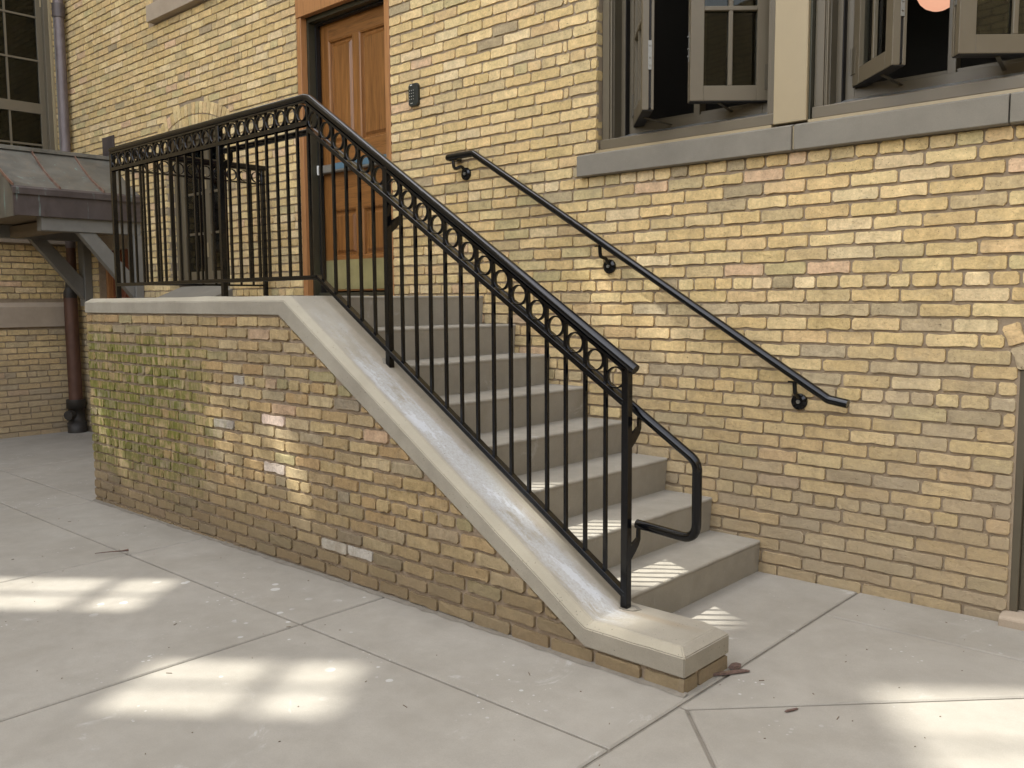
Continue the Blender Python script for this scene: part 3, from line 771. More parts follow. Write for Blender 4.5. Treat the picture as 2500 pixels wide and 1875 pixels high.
zb_ = lambda x: ZB if x < XBB else 1.5275-SL*(x-XBB)
def zb2(x): return zb_(x)
br = MB().bar((XLc, RY, ZB), (XBB+.006, RY, ZB), .034, .014).bar((XBB-.004, RY, ZB+.003), (XE1, RY, .2310), .034, .014)
for sg in (-1, 1): br.bar((XLc, RY+sg*.015, ZB-.010), (XBB, RY+sg*.015, ZB-.010), .004, .012).bar((XBB, RY+sg*.015, ZB-.010), (XE1, RY+sg*.015, .218), .004, .012)
br.bar((XLc, RY, ZB), (XLc, -.05, ZB), .034, .014); br.build('bottom_rail', BK, rail, .001)
def zbot(x): return ZB if x < XBB else ZB-(ZB-.231)*(x-XBB)/(XE1-XBB)
# posts
def post(x, y, z0, z1): MB().box(x-.016, x+.016, y-.016, y+.016, z0, z1).build('post', BK, rail, .002)
post(XLc, RY, 1.415, ZR-.02); post(XC, RY, 1.415, ZR-.02); post(XD1, RY, ZT+.02-SL*(XD1-XB1)-.03, ztop(XD1)-.02); post(XE1, RY, ZF1, ztop(XE1)-.02); post(XLc, -.045, 1.415, ZR-.02)
# balusters and rings share meshes
bme = {}
def baluster(x, y, z0, z1):
    key = round(z1-z0, 4)
    if key not in bme:
        q = MB().box(-.0070, .0070, -.0070, .0070, 0, key); me = bpy.data.meshes.new('baluster'); me.from_pydata([tuple(v) for v in q.v], [], q.f); me.materials.append(BK); bme[key] = me
    o = link('baluster', bme[key], rail); o.matrix_basis = Matrix.Translation((x, y, z0)); return o
def ring_mesh():
    ro, ri, hw, n = .0435, .0385, .0095, 28; V, F = [], []
    for rr, yy in ((ro, -hw), (ro, hw), (ri, hw), (ri, -hw)):
        V += [(rr*math.cos(2*math.pi*k/n), yy, rr*math.sin(2*math.pi*k/n)) for k in range(n)]
    for j in range(4):
        for k in range(n): F.append((j*n+k, j*n+(k+1) % n, ((j+1) % 4)*n+(k+1) % n, ((j+1) % 4)*n+k))
    me = bpy.data.meshes.new('ring'); me.from_pydata(V, [], F); me.materials.append(BK)
    bm = bmesh.new(); bm.from_mesh(me); bmesh.ops.recalc_face_normals(bm, faces=bm.faces); bm.to_mesh(me); bm.free()
    for p in me.polygons: p.use_smooth = abs(p.normal.y) < .5
    return me
RM = ring_mesh()
def ring(x, y, z, rot=0):
    o = link('ring', RM, rail); o.matrix_basis = Matrix.Translation((x, y, z)) @ Matrix.Rotation(rot, 4, 'Z')
def run_x(xa, xb, n):
    st = (xb-xa)/n
    for i in range(n):
        x = xa+st*i
        if i: baluster(x, RY, zbot(x), ztop(x)-(.028 if x < XT else .028/cs))
        xm = x+st/2; d = .0775
        ring(xm, RY, ztop(xm)-(d if xm < XT else d/cs))
run_x(XLc, XC, 14); run_x(XC, XT, 9)
baluster(XT, RY, zbot(XT), ZR-.03)
run_x(XT, XD1, 6); run_x(XD1, XE1, 14)
for i in range(11):
    y = RY+(1.2125/11)*i
    if i: baluster(XLc, y, ZB, ZR-.028)
    ring(XLc, y+1.2125/22, ZR-.0775, math.pi/2)
# inner handrail with return loop at the bottom
HY = -1.18; zh = lambda x: 2.318 if x < -.11 else 2.318-SL*(x+.11)
pts = fillet([(-1.045, HY-.02, 2.316), (-1.02, HY, 2.318), (-.11, HY, 2.318), (2.292, HY, zh(2.292)), (2.292, HY, .478), (2.020, HY, .497)], .062, 7)
MB().tube(pts, .019, 14).build('handrail', BK, rail)
def arm(x, y0, z0, y1, z1):
    """flat curved bracket from the post up to the tube"""
    P = [(y0, z0-.045), (y0, z0+.012), (y0+.018, z0+.022), (y1-.012, z0+.040), (y1-.009, z1), (y1+.007, z1), (y1+.007, z0+.03), (y1-.004, z0+.008), (y0+.03, z0-.022)]
    MB().prism(P, 'x', x-.005, x+.005).build('bracket', BK, rail)
for x, zt_ in ((XC, 2.30), (XD1+.012, zh(XD1)-.02), (XE1+.006, zh(XE1+.006)-.02), (XE1+.006, .480)):
    arm(x, RY+.014, zt_-.075, HY, zt_+.006)

# ------------------------------------------------------------------ wall handrail
wh = thing('wall_handrail', 'black round handrail fixed to the brick wall on three disc brackets', 'handrail', (1.0, 0, 1.6))
S2 = .5985
P = fillet([(-.160, -.020, 2.305), (-.215, -.040, 2.306), (-.215, -.085, 2.308), (-.16, -.09, 2.308), (.025, -.09, 2.308), (2.332, -.09, 2.308-S2*2.307), (2.422, -.086, .912)], .035, 5)
MB().tube(P, .0212, 14).build('rail', BK, wh)
def wall_bracket(x, zt, xd, zd):
    b = MB(); b.tube([(xd, -.001, zd), (xd, -.012, zd)], .040, 20); b.tube([(xd, -.012, zd), (xd, -.018, zd)], .030, 20, rs=[.038, .024]); o = b.build('bracket', BK, wh)
    q = fillet([(xd, -.010, zd+.010), (xd, -.045, zd+.045), (x+.004, -.088, zt-.065), (x, -.090, zt-.006)], .02, 4)
    MB().tube(q, .0105, 8).build('bracket_arm', BK, o)
    MB().tube([(xd, -.017, zd), (xd, -.026, zd)], .010, 6).build('bolt', M['steel'], o)
    MB().box(x-.030, x+.030, -.098, -.082, zt-.010, zt-.002).build('bracket_saddle', BK, o)
wall_bracket(-.155, 2.29, -.124, 2.205); wall_bracket(1.01, 2.308-S2*.985-.022, 1.017, 1.580); wall_bracket(2.165, 2.308-S2*2.14-.022, 2.154, .897)

# ------------------------------------------------------------------ keypad
kp = thing('keypad_reader', 'small black keypad entry reader on the brick wall beside the wooden door', 'keypad', (-.606, 0, 2.77))
b = MB().prism([(-.652, 2.716), (-.640, 2.700), (-.572, 2.700), (-.560, 2.716), (-.560, 2.832), (-.572, 2.848), (-.640, 2.848), (-.652, 2.832)], 'y', -.026, -.001).build('housing', M['plastic'], kp, .004, 2)
for i in range(3):
    for j in range(4):
        x, z = -.634+.0185*i, 2.802-.019*j
        MB().tube([(x, -.026, z), (x, -.0285, z)], .0068, 8).build('key', M['plastic'], kp)
        MB().tube([(x, -.0285, z), (x, -.029, z)], .0030, 6).build('key_number', M['keys'], kp)
MB().box(-.632, -.612, -.0275, -.0262, 2.835, 2.8405).build('indicator_light', M['white'], kp)
MB().box(-.628, -.608, -.0275, -.0262, 2.717, 2.7205).build('maker_mark', M['keys'], kp)

# ------------------------------------------------------------------ wooden door
dr = thing('wooden_door', 'varnished orange-brown panelled wooden door at the head of the stairs, with push bar and kick plate', 'door', (-1.43, .1, 1.424))
MB().box(-1.980, -1.925, .004, .06, 1.426, 3.56).build('casing', M['casing'], dr, .002)
MB().box(-.930, -.876, .004, .06, 1.426, 3.56).build('casing', M['casing'], dr, .002)
MB().box(-1.980, -.876, -.003, .05, 3.562, 4.35).build('header_board', M['casing'], dr, .003)
fr = MB().box(-1.945, -1.905, .061, .215, 1.426, 3.60).box(-.955, -.925, .061, .215, 1.426, 3.60).box(-1.905, -.955, .061, .215, 3.53, 3.60)
fr.build('frame', M['bronze'], dr)
st = MB().box(-1.905, -1.885, .12, .155, 1.45, 3.53).box(-.97, -.955, .12, .155, 1.45, 3.53).box(-1.885, -.97, .12, .155, 3.515, 3.53); st.build('door_stop', M['dark'], dr)
DY = .165
leaf = thing  # (keeps the name free)
dl = MB()
dxa, dxb, dza, dzb = -1.90, -.955, 1.475, 3.525
stl, mid = .125, .085
xa, xb = dxa+stl-.02, dxb-.105; xm0, xm1 = -1.495, -1.415
panels = [(xa, xm0, 2.60, 3.39), (xm1, xb, 2.60, 3.39), (xa, xm0, 1.74, 2.105), (xm1, xb, 1.74, 2.105)]
# stiles and rails as separate boards
def board(x0, x1, z0, z1, m=M['door'], nm='door_stile', par=None, y=DY): return MB().box(x0, x1, y, y+.04, z0, z1).build(nm, m, par or dlo, .0015)
dlo = MB().box(dxa, dxb, DY+.030, DY+.045, dza, dzb).build('door_leaf', M['door'], dr)
board(dxa, xa, dza, dzb); board(xb, dxb, dza, dzb); board(xm0, xm1, 1.74, 2.105); board(xm0, xm1, 2.60, 3.39)
for z0, z1 in ((dza, 1.74), (2.105, 2.60), (3.39, dzb)): board(xa, xb, z0, z1, M['door_h'], 'door_rail')
for x0, x1, z0, z1 in panels:
    q = .030; q2 = .052
    V = []
    for d, yy in ((0, DY+.002), (.010, DY+.006), (.016, DY+.022), (q, DY+.022), (q2, DY+.008)):
        V += [(x0+d, yy, z0+d), (x1-d, yy, z0+d), (x1-d, yy, z1-d), (x0+d, yy, z1-d)]
    F = [(j*4+i, j*4+(i+1) % 4, (j+1)*4+(i+1) % 4, (j+1)*4+i) for j in range(4) for i in range(4)]+[(16, 17, 18, 19)]
    o = mesh_obj('door_panel', V, F, M['door'], dlo)
MB().box(dxa+.012, dxb-.012, DY-.003, DY-.0002, 1.488, 1.716).build('kick_plate', M['brass'], dlo)
MB().box(-1.915, -.945, .10, .22, 1.426, 1.462).build('threshold', M['bronze'], dr, .003)
pb = MB().box(-1.880, -.985, DY-.062, DY-.012, 2.385, 2.447).build('push_bar', M['steel'], dr, .006)
MB().box(-1.690, -.990, DY-.0645, DY-.0622, 2.402, 2.4455).build('protective_film', M['blue'], pb)
MB().box(-1.690, -1.0, DY-.0622, DY-.03, 2.4472, 2.4492).build('protective_film', M['blue'], pb)
MB().box(-1.893, -1.882, DY-.066, DY-.010, 2.380, 2.452).build('end_cap', M['white'], pb)
MB().tube([(-1.845, DY-.062, 2.416), (-1.845, DY-.072, 2.416)], .014, 14).build('key_cylinder', M['brass'], pb)
MB().box(-1.99, -.87, .23, .28, 1.40, 4.4).build('backing_board', M['dark'], dr)

# ------------------------------------------------------------------ windows
def sash(win, hx, hy, ang, side, w, z0, z1, muntz, label=None, th=.060, face=.068, munt=True):
    """a glazed leaf hinged at (hx, hy); side=+1 hinge on the left, -1 hinge on the right; ang = opening outwards"""
    a = R_(ang); u = Vector((side*math.cos(a), -math.sin(a), 0)); n = Vector((-side*math.sin(a), -math.cos(a), 0))*1.0  # n = outer face
    def P(s_, t_, z): return Vector((hx, hy, 0))+u*s_-n*t_+Vector((0, 0, z))
    def bx(mb, s0, s1, t0, t1, za, zb):
        V = [P(s0, t0, za), P(s1, t0, za), P(s1, t1, za), P(s0, t1, za), P(s0, t0, zb), P(s1, t0, zb), P(s1, t1, zb), P(s0, t1, zb)]
        mb.add(V, [(0, 3, 2, 1), (4, 5, 6, 7), (0, 1, 5, 4), (1, 2, 6, 5), (2, 3, 7, 6), (3, 0, 4, 7)]); return mb
    m = MB(); e = th-.022
    for t0, t1 in ((0, e-.004), (e+.008, th)):
        bx(m, 0, face, t0, t1, z0, z1); bx(m, w-face, w, t0, t1, z0, z1); bx(m, face, w-face, t0, t1, z0, z0+face+.006); bx(m, face, w-face, t0, t1, z1-face, z1)
    so = m.build('sash', M['trim'], win, .0015, label=label)
    g = MB(); bx(g, .008, face-.006, e-.004, e+.008, z0+.008, z1-.008); bx(g, w-face+.006, w-.008, e-.004, e+.008, z0+.008, z1-.008); bx(g, face-.006, w-face+.006, e-.004, e+.008, z0+.008, z0+.05); bx(g, .003, w-.003, .003, th-.003, z0-.004, z0-.0005); g.build('seal_and_underside_shade', M['dark'], so)  # seals, plus a thin black sheet that paints shade onto the leaf's underside
    p = MB(); bx(p, face-.005, w-face+.005, .022, .026, z0+face, z1-face+.005); p.build('pane', M['glass'], so)
    sc = (w)/2
    for s0, s1, za, zb in [(sc-.011, sc+.011, z0+face+.006, z1-face)]+[(face, w-face, z-.011, z+.011) for z in muntz]:
        q = MB(); bx(q, s0, s1, -.001 if s1-s0 > .1 else .002, .0215, za, zb); q.build('muntin', M['trim'], so, .003)
        q = MB(); bx(q, s0+.002, s1-.002, .0265, .045, za, zb); q.build('muntin', M['trim'], so)
    # hinge, lock plate
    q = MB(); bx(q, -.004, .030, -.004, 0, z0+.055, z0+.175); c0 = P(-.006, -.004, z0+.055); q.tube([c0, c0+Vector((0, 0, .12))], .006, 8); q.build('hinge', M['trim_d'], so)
    q = MB(); bx(q, w, w+.0016, .030, .048, z0+.20, z0+.345); q.build('lock_plate', M['steel'], so)
    for dz in (.225, .262, .322):
        c0 = P(w+.0015, .039, z0+dz); MB().tube([c0, c0+u*.006], .0045, 8).build('lock_pin', M['steel'], so)
    # stay arm below the leaf
    c0 = P(w*.62, th*.5, z0-.006); c1 = Vector((hx+side*w*.55, hy+.03, z0-.022))
    MB().bar(c0, c1, .016, .004).build('stay_arm', M['trim_d'], so)
    return so
MZ = [2.832, 3.22, 3.61, 4.0]
def big_window(x0, x1, label, leaves, xh=None):
    w = thing('casement_window', label, 'window', (x0, .0, 2.23), 'taupe casement windows over the grey stone sill')
    ZTOP = 4.45
    f = MB()
    f.box(x0, x0+.045, .045, .075, 2.225, ZTOP).box(x1-.045, x1, .045, .075, 2.225, ZTOP)          # outer mould
    f.box(x0+.0455, x0+.052, .052, .15, 2.24, ZTOP)
    f.tube([(x0+.058, .052, 2.25), (x0+.058, .052, ZTOP)], .0055, 8, False)
    f.box(x0+.045, x0+.064, .060, .15, 2.24, ZTOP).box(x1-.064, x1-.045, .060, .15, 2.24, ZTOP)
    f.build('frame', M['trim'], w, .0015)
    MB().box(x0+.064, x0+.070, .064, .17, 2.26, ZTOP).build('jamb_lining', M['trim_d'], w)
    f = MB().box(x0+.070, x0+.096, .128, .17, 2.28, ZTOP).box(x1-.096, x1-.064, .128, .17, 2.28, ZTOP); f.build('stop_bead', M['trim'], w, .001)
    MB().box(x0+.096, x0+.100, .132, .172, 2.28, ZTOP).build('screen_track', M['dark'], w)
    f = MB().box(x0+.0965, x0+.145, .168, .23, 2.28, ZTOP).box(x1-.145, x1-.0965, .168, .23, 2.28, ZTOP).box(x0+.145, x1-.145, .166, .23, 2.325, 2.375).box(x0+.145, x1-.145, .19, .24, 2.375, 2.395)
    xm = (x0+x1)/2
    f.box(xm-.018, xm+.018, .175, .24, 2.37, ZTOP); f.build('inner_frame', M['trim'], w, .0015)
    MB().prism([(.018, 2.236), (.018, 2.287), (.03, 2.292), (.06, 2.291), (.06, 2.236)], 'x', x0+.004, x1-.004).build('sill_nosing', M['trim'], w, .002)
    MB().prism([(-.018, 2.212), (-.018, 2.228), (.06, 2.236), (.06, 2.212)], 'x', x0+.002, x1-.002).build('sill_apron', M['trim_l'], w)
    MB().prism([(.0605, 2.24), (.0605, 2.290), (.1655, 2.330), (.1655, 2.24)], 'x', x0+.064, x1-.064).build('sill_flashing', M['sillmetal'], w)
    return w
w1 = big_window(.925, 1.985, 'taupe casement window left of the tan post, both leaves swung open', 2)
sash(w1, 1.056, .158, 49.5, 1, .455, 2.366, 4.40, MZ, 'open left leaf seen nearly edge-on')
sash(w1, 1.890, .150, 42.5, -1, .402, 2.384, 4.40, MZ, 'open right leaf facing the viewer')
w2 = big_window(2.165, 3.30, 'taupe casement window right of the tan post, a round peach lamp behind it', 2)
sash(w2, 2.305, .145, 45, 1, .40, 2.380, 4.40, MZ, 'half open left leaf')
sash(w2, 3.195, .145, 42, -1, .455, 2.372, 4.40, MZ, 'open right leaf cut by the picture edge')
# tan post between the windows
MB().box(1.988, 2.155, -.012, .06, 2.228, 5.2).build('cover_board', M['trim_l'], main, .003, label='tan board post between the two casement windows')
MB().box(2.155, 2.164, .010, .06, 2.23, 5.2).build('cover_board_edge', M['bronze'], main)
# rooms behind
rm = MB().box(.7, 4.6, 3.0, 3.1, 1.8, 5).box(.6, .7, .30, 3.1, 1.8, 5).box(4.6, 4.7, .30, 3.1, 1.8, 5).box(.6, 4.7, .301, 3.1, 1.8, 1.9).box(.6, 4.7, .301, 3.1, 4.6, 4.7)
room = rm.build('room', M['room']); room['kind'] = 'structure'
MB().box(.7, 4.6, 1.2, 1.5, 4.05, 4.6).build('ceiling_beam', M['room'], room)
MB().box(3.305, 4.6, .19, .25, 2.25, 4.6).build('wall_panel', M['trim_d'], room)
lp = thing('pendant_lamp', 'round peach lamp shade glowing inside the right-hand window', 'lamp', (2.345, 1.2, 3.06))
V = []; 
sph = MB(); N1, N2 = 20, 10
for j in range(N2+1):
    for i in range(N1):
        th_, ph = math.pi*j/N2, 2*math.pi*i/N1; V.append((2.345+.120*math.sin(th_)*math.cos(ph), 1.2+.120*math.sin(th_)*math.sin(ph), 3.078+.120*math.cos(th_)))
sph.add(V, [(j*N1+i, j*N1+(i+1) % N1, (j+1)*N1+(i+1) % N1, (j+1)*N1+i) for j in range(N2) for i in range(N1)], True)
sph.build('lamp_shade', M['lamp'], lp); MB().tube([(2.345, 1.2, 3.19), (2.345, 1.2, 4.6)], .006, 6).build('cord', M['dark'], lp)

def fixed_window(name, label, x0, x1, z0, z1, y, nv, hz, group=None, axis='y'):
    """simple glazed window in the main wall; nv leaves side by side"""
    w = thing(name, label, 'window', (x0, y, z0) if axis == 'y' else (y, x0, z0), group)
    def bx(mb, a, b, d0, d1, za, zb):
        if axis == 'y': return mb.box(a, b, y+d0, y+d1, za, zb)
        return mb.box(y-d1, y-d0, a, b, za, zb)
    f = MB(); bx(f, x0, x0+.05, 0, .09, z0, z1); bx(f, x1-.05, x1, 0, .09, z0, z1); bx(f, x0+.05, x1-.05, 0, .09, z0, z0+.05); bx(f, x0+.05, x1-.05, 0, .09, z1-.05, z1); f.build('frame', M['trim'], w, .002)
    f = MB(); bx(f, x0+.05, x0+.062, .02, .09, z0+.05, z1-.05); bx(f, x1-.062, x1-.05, .02, .09, z0+.05, z1-.05); f.build('jamb_lining', M['trim_d'], w)
    ww = (x1-x0-.124)/nv
    for i in range(nv):
        a = x0+.062+i*ww; b = a+ww
        s_ = MB()
        bx(s_, a, a+.055, .03, .07, z0+.05, z1-.05); bx(s_, b-.055, b, .03, .07, z0+.05, z1-.05); bx(s_, a+.055, b-.055, .03, .07, z0+.05, z0+.12); bx(s_, a+.055, b-.055, .03, .07, z1-.10, z1-.05)
        so = s_.build('sash', M['trim'], w, .0015)
        g = MB(); bx(g, a+.055, b-.055, .052, .055, z0+.12, z1-.10); g.build('pane', M['glass'], so)
        q = MB(); bx(q, (a+b)/2-.010, (a+b)/2+.010, .036, .051, z0+.12, z1-.10); q.build('muntin', M['trim'], so)
        for z in hz:
            hh = .010 if z > 0 else .055; z = abs(z)
            q = MB(); bx(q, a+.055, b-.055, .030, .0515, z-hh, z+hh); q.build('muntin' if hh < .02 else 'meeting_rail', M['trim'], so)
        for z in (z0+.25, z1-.5):
            q = MB(); bx(q, b-.012, b+.012, .022, .031, z, z+.13); q.build('hinge', M['trim_l'], so)
    return w
bw = fixed_window('basement_window', 'tall window behind the landing railing under a double brick arch', BW[0]+.012, BW[1]-.012, 1.56, 2.93, .085, 2, (2.03, 2.40))
MB().box(BW[0], BW[1], .30, .34, 1.4, 3.05).build('dark_backing', M['room'], bw)
MB().prism([(-.20, 1.395), (-.20, 1.432), (.08, 1.545), (.08, 1.395)], 'x', -4.10, -3.045).build('stone_sill', M['stone'], main, .003, label='pale sloping stone sill under the arched window')
# upper-left window: only its foot shows above the sill
uw = fixed_window('upper_window', 'foot of a window standing on the pale stone sill at the top edge', -4.285, -2.72, 4.195, 5.2, .06, 2, (4.6,))
MB().box(-4.3, -2.7, .30, .34, 4.1, 5.2).build('dark_backing', M['room'], uw)

# right arched opening
aw = thing('arched_window', 'dark taupe framed opening under the brick arch at the right edge', 'window', (3.09, .1, .07))
f = MB().box(3.088, 3.125, .012, .05, .075, 1.30).box(3.125, 3.150, .035, .09, .08, 1.30).box(3.150, 3.20, .07, .13, .08, 1.30).box(4.05, 4.14, .02, .13, .08, 1.3); f.build('frame', M['trim_d'], aw, .002)
MB().box(3.20, 4.06, .09, .12, .08, .17).build('sash', M['trim_d'], aw); MB().box(3.20, 4.06, .105, .109, .17, 1.35).build('pane', M['glass'], aw)
MB().box(3.09, 4.14, .301, .34, .0, 1.40).build('dark_backing', M['room'], aw)
MB().prism([(-.062, -.1), (-.062, .058), (-.05, .068), (.10, .082), (.10, -.1)], 'x', 3.072, 4.17).build('stone_sill', M['lime'], aw, .004)

# ------------------------------------------------------------------ left wing wall
left = thing('side_wing_wall', 'shaded brick side wall at the far left with a pale stone band and tall windows', 'wall', (XL, -2, 0))
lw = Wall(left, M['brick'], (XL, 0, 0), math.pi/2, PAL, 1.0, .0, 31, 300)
# in this wall's frame u runs from -y to the corner: world y = u
LWY = (-1.72, -.105)
def free_left(za, zb):
    iv = [(-5.2, -.002)]; zc = (za+zb)/2
    if 1.13 < zc < 1.42: return []
    if zc > 2.02 and zc < 2.20: iv = sub(iv, LWY[0]-.1, -.002)
    if zc >= 2.20: iv = sub(iv, *LWY)
    return iv
lw.courses(-5.2, 0, -.08, 5.2, H, free_left, (.65, 1.46, 2.0, .21))
lw.finish()
ml = MB()
for a, b, z0, z1 in ((-5.3, LWY[0], -.2, 5.3), (LWY[1], .3, -.2, 5.3), (LWY[0], LWY[1], -.2, 2.2)): ml.box(XL-.4, XL-MBK, a, b, z0, z1)
ml.build('mortar', M['mortar'], left)
MB().box(XL-.4, XL, -9.5, -5.3, -.2, 7).build('upper_wall', M['far'], left); MB().box(XL-.4, XL, -5.3, .3, 5.3, 7).build('upper_wall', M['far'], left)
MB().prism([(XL-.005, 1.135), (XL+.030, 1.135), (XL+.030, 1.355), (XL-.005, 1.405)], 'y', -5.2, -.003).build('stone_band', M['lime'], left, .003)
MB().prism([(XL-.005, 2.04), (XL+.05, 2.04), (XL+.05, 2.15), (XL-.1, 2.20), (XL-.1, 2.04)], 'y', LWY[0]-.08, -.02).build('stone_sill', M['lime'], left, .003)
lwin = fixed_window('side_window', 'tall taupe window with glazing bars above the copper canopy', LWY[0]+.01, LWY[1]-.01, 2.2, 5.1, XL-.055, 2, (4.02, 4.48, -3.51, 3.12, 2.72), axis='x')
MB().box(XL-.4, XL-.35, LWY[0], LWY[1], 2.2, 5.2).build('dark_backing', M['room'], lwin)
MB().box(XL-.062, XL-.005, -.118, -.100, 2.2, 5.2).build('trim_strip', M['trim_l'], lwin)

# ------------------------------------------------------------------ copper canopy
can = thing('copper_canopy', 'weathered copper door canopy with standing seams on timber brackets at the left', 'canopy', (-5.37, -.6, 2.05))
CX, XR_, CY = -5.37, -4.68, -1.17; ZRG, ZEV = 2.875, 2.435
def roof_pt(q, side=1):        # slightly concave slope
    return (CX+side*(XR_-CX)*q, ZRG-(ZRG-ZEV)*q-.035*math.sin(math.pi*q))
for side in (1, -1):
    ys = [CY, -.77, -.37, -.004]
    for a, b in zip(ys, ys[1:]):
        V = []; F = []
        for i in range(7):
            x, z = roof_pt(i/6, side); V += [(x, a+.003, z), (x, b-.003, z), (x, a+.003, z-.012), (x, b-.003, z-.012)]
        for i in range(6):
            c = i*4; F += [(c, c+1, c+5, c+4), (c+2, c+6, c+7, c+3), (c, c+4, c+6, c+2), (c+1, c+3, c+7, c+5)]
        F += [(0, 2, 3, 1), (24, 25, 27, 26)]
        mesh_obj('roof_panel', V, F, M['roofcu'], can)
    for y in ys[:3]:
        m = MB()
        for i in range(6):
            p0, p1 = roof_pt(i/6, side), roof_pt((i+1)/6, side); m.bar((p0[0], y, p0[1]+.012), (p1[0], y, p1[1]+.012), .008, .026)
        m.build('standing_seam', M['seam'], can)
MB().prism([(CX-.05, ZRG-.02), (CX-.045, ZRG+.018), (CX, ZRG+.026), (CX+.045, ZRG+.018), (CX+.05, ZRG-.02)], 'y', CY-.01, -.004).build('ridge_cap', M['roofcu'], can, .002)
for side in (1, -1):
    x = CX+side*(XR_-CX)
    q = MB().prism([(x-side*.03, 2.40), (x+side*.012, 2.372), (x+side*.014, 2.425), (x-side*.01, 2.446)], 'y', CY-.01, -.004); q.build('drip_edge', M['fascia'], can)
    MB().box(min(x-side*.035, x-side*.012), max(x-side*.035, x-side*.012), CY+.0, -.004, 2.185, 2.405).build('fascia', M['fascia'], can)
gp = [(CX-.68, 2.19), (CX+.66, 2.19), (CX+.66, 2.40)]+[roof_pt(1-i/6) for i in range(1, 7)]+[roof_pt(i/6, -1) for i in range(1, 6)]+[(CX-.68, 2.40)]
MB().prism([(p[0], p[1]-.012) for p in gp], 'y', CY+.001, CY+.02).build('gable_panel', M['roofcu'], can)
MB().box(CX-.655, CX+.655, CY+.02, -.004, 2.192, 2.205).build('soffit', M['soffit'], can)
MB().box(CX-.135, CX+.135, -.012, -.002, 2.86, 3.10).build('wall_flashing', M['fascia'], can)
for side, xx in ((1, -4.79), (-1, -6.01)):
    MB().box(xx-.06, xx+.06, -.93, -.004, 2.06, 2.190).build('beam', M['beam'], can, .004)
    MB().box(xx-.075, xx+.075, -.085, -.004, 1.36, 2.058).build('wall_post', M['beam'], can, .004)
    MB().prism([(-.60, 2.058), (-.44, 2.058), (-.086, 1.655), (-.086, 1.43)], 'x', xx-.045, xx+.045).build('brace', M['beam'], can, .003)
MB().box(-5.95, -4.85, -.80, -.70, 2.06, 2.17).build('cross_beam', M['soffit'], can)
# door under the canopy
bd = thing('basement_door', 'dark red-brown door in shadow under the copper canopy', 'door', (-5.375, .1, 0))
MB().box(CD[0], CD[1], .05, .2, 1.955, 2.105).build('lintel', M['lime'], bd, .003)
MB().box(CD[0]+.004, CD[0]+.06, .08, .15, 0, 1.955).build('casing', M['casing'], bd); MB().box(CD[1]-.06, CD[1]-.004, .08, .15, 0, 1.955).build('casing', M['dkdoor'], bd)
lf = MB().box(CD[0]+.06, CD[1]-.06, .13, .17, .0, 1.955).build('door_leaf', M['dkdoor'], bd)
for z0, z1 in ((.15, .85), (1.0, 1.80)):
    for a, b in ((CD[0]+.16, -5.42), (-5.33, CD[1]-.16)): MB().box(a, b, .115, .131, z0, z1).build('door_panel', M['dkdoor'], lf, .008)
MB().box(CD[0], CD[1], .301, .33, 0, 2.1).build('backing_board', M['dark'], bd)

# ------------------------------------------------------------------ downspout
dp = thing('downspout', 'purplish copper downspout in the corner with a brown lower pipe and cast-iron boot', 'pipe', (-6.26, -.09, 0))
MB().tube([(-6.27, -.085, 2.0), (-6.27, -.085, 5.2)], .053, 14).build('upper_pipe', M['pipe'], dp)
MB().tube([(-6.27, -.085, 4.46), (-6.27, -.085, 4.60)], .066, 14).build('pipe_collar', M['fascia'], dp)
MB().box(-6.275, -6.266, -.145, -.137, 2.9, 4.46).build('pipe_seam', M['steel'], dp)
MB().tube([(-6.27, -.085, 1.60), (-6.27, -.085, 2.05)], .050, 14).build('middle_pipe', M['rustpipe'], dp)
MB().tube(fillet([(-6.26, -.09, 1.66), (-6.262, -.095, 1.55), (-6.27, -.115, 1.50), (-6.27, -.115, 1.42)], .04, 5), .07, 14).build('elbow', M['iron'], dp)
MB().tube([(-6.27, -.115, .30), (-6.27, -.115, 1.45)], .076, 8).build('lower_pipe', M['rustpipe'], dp)
bt = MB().tube([(-6.27, -.115, -.05), (-6.27, -.115, .06), (-6.27, -.115, .061), (-6.27, -.115, .22), (-6.27, -.115, .221), (-6.27, -.115, .32)], .1, 18, rs=[.100, .100, .088, .088, .102, .102]).build('cast_iron_boot', M['iron'], dp)
cpt = Vector((-6.27, -.115, .155)); dcp = Vector((.55, -.83, 0)).normalized()
MB().tube([cpt+dcp*.07, cpt+dcp*.150], .052, 14).build('cleanout_cap', M['iron'], bt)

# ------------------------------------------------------------------ litter
def flake(name, label, pts, z, th, mat, cat, grp=None):
    c = Vector((sum(p[0] for p in pts)/len(pts), sum(p[1] for p in pts)/len(pts))); n = len(pts); r = random.Random(len(label))
    V = [(p[0], p[1], z+r.uniform(0, th*.4)) for p in pts]+[(c.x+(p[0]-c.x)*.85, c.y+(p[1]-c.y)*.85, z+th*r.uniform(.7, 1.3)) for p in pts]
    o = mesh_obj(name, V, [tuple(range(n-1, -1, -1)), tuple(range(n, 2*n))]+[(i, (i+1) % n, n+(i+1) % n, n+i) for i in range(n)], mat)
    o['label'] = label; o['category'] = cat
    if grp: o['group'] = grp
    return o
g0 = G(2.45, -1.25)+.003
flake('wood_chip', 'long brown wood chip lying by the end of the low wall', [(2.40, -1.315), (2.412, -1.322), (2.455, -1.268), (2.488, -1.22), (2.518, -1.172), (2.512, -1.156), (2.494, -1.168), (2.468, -1.212), (2.44, -1.248), (2.412, -1.285)], g0, .008, M['bark'], 'wood chip')
flake('bark_flake', 'curled bark flake tucked against the end brick', [(2.445, -1.20), (2.468, -1.195), (2.478, -1.16), (2.465, -1.135), (2.446, -1.14), (2.441, -1.17)], g0+.002, .010, M['bark'], 'bark flake', 'bark flakes by the low wall')
